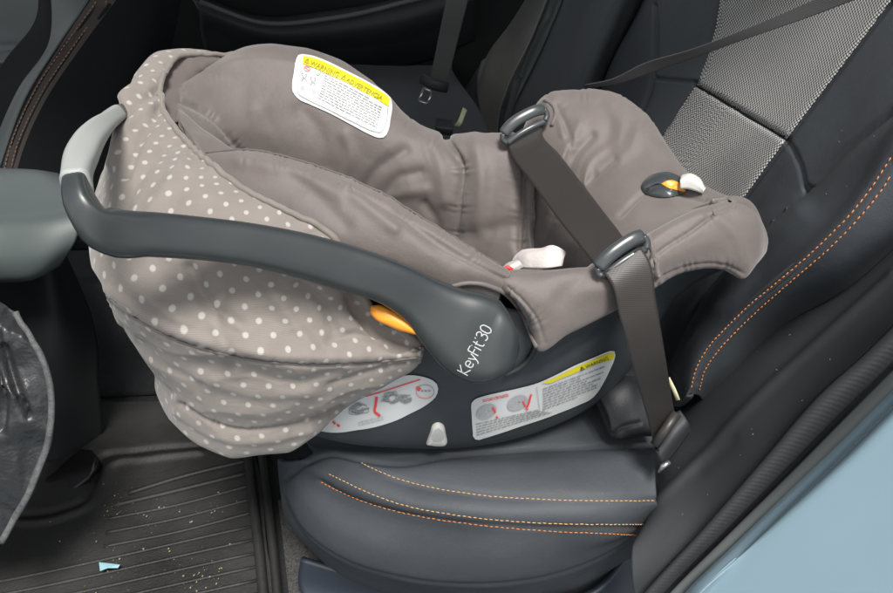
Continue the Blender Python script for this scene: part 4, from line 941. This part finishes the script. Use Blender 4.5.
GAP = [(655,604),(665,593),(720,537),(790,466),(859,396),(893,362),(985,278)]
LIP = [(659,604),(669,593),(724,538),(794,469),(862,400),(893,369),(985,285)]
EDG = [(680,604),(689,593),(738,545),(786,498),(840,446),(883,403),(910,378),(985,308)]
ridge(INN, GAP, 1.02, .77, 'ribbed_seal', M_rub, seal, .011)
ridge([(p[0]-1, p[1]-1) for p in GAP], [(p[0]+1, p[1]+1) for p in LIP], 1.04, .80, 'groove', M_trim, seal, .0)
ridge(LIP, [(p[0]+1, p[1]+1) for p in EDG], 1.015, .765, 'outer_lip', M_lip, seal, .006, dn=-.01)
body = thing('car_body', 'glossy pale blue car body panel beside the open rear door', 'car body', G(850,600,.9))
def off(pl, dx, dy, D0, D1): 
    n = len(pl); return [(p[0]+dx, p[1]+dy, D0+(D1-D0)*i/(n-1)) for i, p in enumerate(pl)]
q0, q1, q2 = G(709,611,.968), G(903,421,.738), G(893,593,.815); pn_ = np.cross(q1-q0, q2-q0)
def PL(px, py, dd=0.0):
    d = ray(px, py); return CP+d*(np.dot(q0-CP, pn_)/np.dot(d, pn_)+dd)
def prow(dx, dy, dd): return [PL(p[0]+dx, p[1]+dy, dd) for p in EDG]
bg = net([GL(off(EDG, -3, -3, 1.03, .785)), GL(off(EDG, 0, 0, 1.0, .757)), GL(off(EDG, 5, 4, .985, .746)), prow(13, 12, .003), prow(26, 24, 0), prow(60, 56, -.003), prow(130, 120, -.004), prow(220, 200, 0), prow(340, 330, .02)], 140, 160)
M().grid(bg).build('painted_panel', M_paint, body, thick=.003)
# seat base trim and carpet below the cushion
sbm = net([ZL([(300,560,-.25),(350,575,-.25),(480,600,-.25),(600,590,-.25),(635,545,-.22)]), ZL([(300,590,-.30),(350,600,-.30),(480,620,-.30),(600,620,-.30),(640,600,-.28)]), ZL([(330,640,-.33),(480,650,-.33),(640,650,-.30)])], 60, 30)
tag(M().grid(sbm).build('seat_base_cover', mat('navy_plastic', (.022, .028, .04), .5, var=.1), None, thick=.01), 'dark plastic cover under the front edge of the rear seat', 'cover')
sc2 = net([ZL([(278,500,-.335),(305,500,-.335)]), ZL([(285,560,-.335),(338,565,-.335)]), ZL([(295,650,-.335),(345,650,-.335)])], 20, 30)
struct(M().grid(fnoise(sc2, .002, 100)).build('sill_carpet', M_carpet2, None))
# ================================================================== FAR DOORS AND CABIN
fd = thing('rear_door', 'far rear door trim in shadow with dark armrest ledge', 'door', G(300,150,2.3))
def Yd(px, py, y):
    d = ray(px, py); return CP+d*(y/d[1])
A = np.array([[Yd(x, y, 2.0+.0*x) for x in np.linspace(120, 620, 30)] for y in np.linspace(330, -110, 40)])
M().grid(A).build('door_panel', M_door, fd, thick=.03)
ar = net([[Yd(x, y, 1.99) for x, y in ((190,-8),(260,15),(330,10),(430,-12),(470,-30))], [Yd(x, y, 1.90) for x, y in ((195,0),(262,22),(330,17),(432,-5),(475,-22))], [Yd(x, y, 1.88) for x, y in ((198,8),(265,30),(330,28),(430,8),(475,-10))], [Yd(x, y, 1.92) for x, y in ((200,30),(265,52),(330,52),(430,35),(475,15))], [Yd(x, y, 1.99) for x, y in ((205,50),(270,72),(330,72),(430,60),(475,40))]], 60, 40)
M().grid(ar).build('armrest', M_trim2, fd, thick=.01)
m = M(); m.tube([Yd(x, y, 1.87) for x, y in curve(np.array([(200,2),(262,23),(335,18),(430,-4)], float), 30)], .006, 8); m.build('trim_strip', M_lip, fd)
fd2 = thing('front_door', 'grey front door trim at the upper left corner', 'door', G(10,180,1.9))
dg = net([GL([(-120,-60,1.85),(0,-60,1.85),(70,-60,1.85)]), GL([(-120,35,1.85),(0,40,1.85),(60,42,1.85)]), GL([(-120,45,1.78),(0,48,1.78),(60,46,1.78)]), GL([(-120,66,1.77),(0,62,1.77),(60,55,1.77)]), GL([(-120,70,1.84),(0,68,1.84),(60,62,1.84)]), GL([(-120,88,1.85),(0,85,1.85),(60,80,1.85)]), GL([(-120,91,1.80),(0,88,1.80),(60,83,1.80)]), GL([(-120,108,1.80),(0,104,1.80),(60,98,1.80)]), GL([(-120,250,1.8),(0,245,1.8),(60,240,1.8)])], 30, 120)
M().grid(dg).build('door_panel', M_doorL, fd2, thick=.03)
# window glass area of the far side is above the frame: only an unseen roof slab, added to dim the cabin
def box(m, a, b):
    x0, y0, z0 = a; x1, y1, z1 = b
    m.poly([(x0,y0,z0),(x1,y0,z0),(x1,y1,z0),(x0,y1,z0),(x0,y0,z1),(x1,y0,z1),(x1,y1,z1),(x0,y1,z1)], [(0,3,2,1),(4,5,6,7),(0,1,5,4),(1,2,6,5),(2,3,7,6),(3,0,4,7)]); return m
rf = M(); box(rf, (-2.2, .90, 1.02), (1.3, 2.05, 1.06))
struct(rf.build('shade_roof', M_roof, None, smooth=False))

def lint(bvh, box, n, name, label, s0=.0004):
    m = M(); x0, y0, x1, y1 = box
    for k in range(n):
        p = cast(bvh, random.uniform(x0, x1), random.uniform(y0, y1), .0006)
        if p is None: continue
        L = random.choice([.0004, .0005, .0007, .0012]); a = random.uniform(0, 3.14); d = RT*math.cos(a)+UP*math.sin(a)
        m.tube([p-d*L, p+UP*L*random.uniform(-.3, .3), p+d*L], s0*random.uniform(.5, 1.1), 5)
    o = m.build(name, mat('lint_dust', (.2, .2, .195), .9), None); o['kind'] = 'stuff'; o['label'] = label; o['category'] = 'lint'
b_tr = bvh_of(trim)
lint(b_tr, (660, 300, 850, 560), 26, 'lint', 'pale lint specks on the dark trim beside the seat')
lint(b_bk, (700, 120, 893, 380), 14, 'lint', 'pale lint specks on the seat back bolster')
lint(b_cu, (330, 440, 655, 575), 22, 'lint', 'pale lint specks on the seat cushion', .0003)
# ================================================================== CAMERA, LIGHT, WORLD
cd = bpy.data.cameras.new('camera'); co = bpy.data.objects.new('camera', cd); COL.objects.link(co)
co.location = (0, 0, CZ); co.rotation_euler = (R_(90)-PITCH, 0, 0)
cd.sensor_width = 36; cd.lens = 36*FPX/893; cd.clip_start = .02; cd.clip_end = 500
SC.camera = co
EL, AZ = R_(70), R_(160)      # azimuth: direction the light comes from, measured from +Y clockwise
w = bpy.data.worlds.new('World'); SC.world = w; w.use_nodes = True; nt = w.node_tree
sky = nt.nodes.new('ShaderNodeTexSky'); sky.sky_type = 'NISHITA'; sky.sun_disc = False; sky.sun_elevation = EL; sky.sun_rotation = AZ; sky.air_density = 1.2; sky.dust_density = 3
hs_ = nt.nodes.new('ShaderNodeHueSaturation'); hs_.inputs['Saturation'].default_value = .5
nt.links.new(sky.outputs[0], hs_.inputs['Color'])
wt = nt.nodes.new('ShaderNodeTexCoord'); wn = nt.nodes.new('ShaderNodeTexNoise'); wn.inputs['Scale'].default_value = 2.6; wn.inputs['Detail'].default_value = 9
nt.links.new(wt.outputs['Generated'], wn.inputs['Vector'])
wr = nt.nodes.new('ShaderNodeMapRange'); wr.inputs['From Min'].default_value = .53; wr.inputs['From Max'].default_value = .58; nt.links.new(wn.outputs['Fac'], wr.inputs['Value'])
nt.links.new(mixcol(nt, wr.outputs[0], hs_.outputs[0], (16.0, 16.0, 15.6)), nt.nodes['Background'].inputs[0]); nt.nodes['Background'].inputs[1].default_value = .082
sd = bpy.data.lights.new('sun', 'SUN'); sd.energy = 3.5; sd.angle = R_(16); sd.color = (1, .965, .92)
so = bpy.data.objects.new('sun', sd); COL.objects.link(so)
dirv = Vector((math.sin(AZ)*math.cos(EL), math.cos(AZ)*math.cos(EL), math.sin(EL)))
so.rotation_euler = dirv.to_track_quat('Z', 'Y').to_euler(); so.location = (0, 0, 3)
SC.render.engine = 'CYCLES'
SC.view_settings.view_transform = 'Standard'; SC.view_settings.look = 'None'; SC.view_settings.exposure = .58; SC.view_settings.gamma = 1
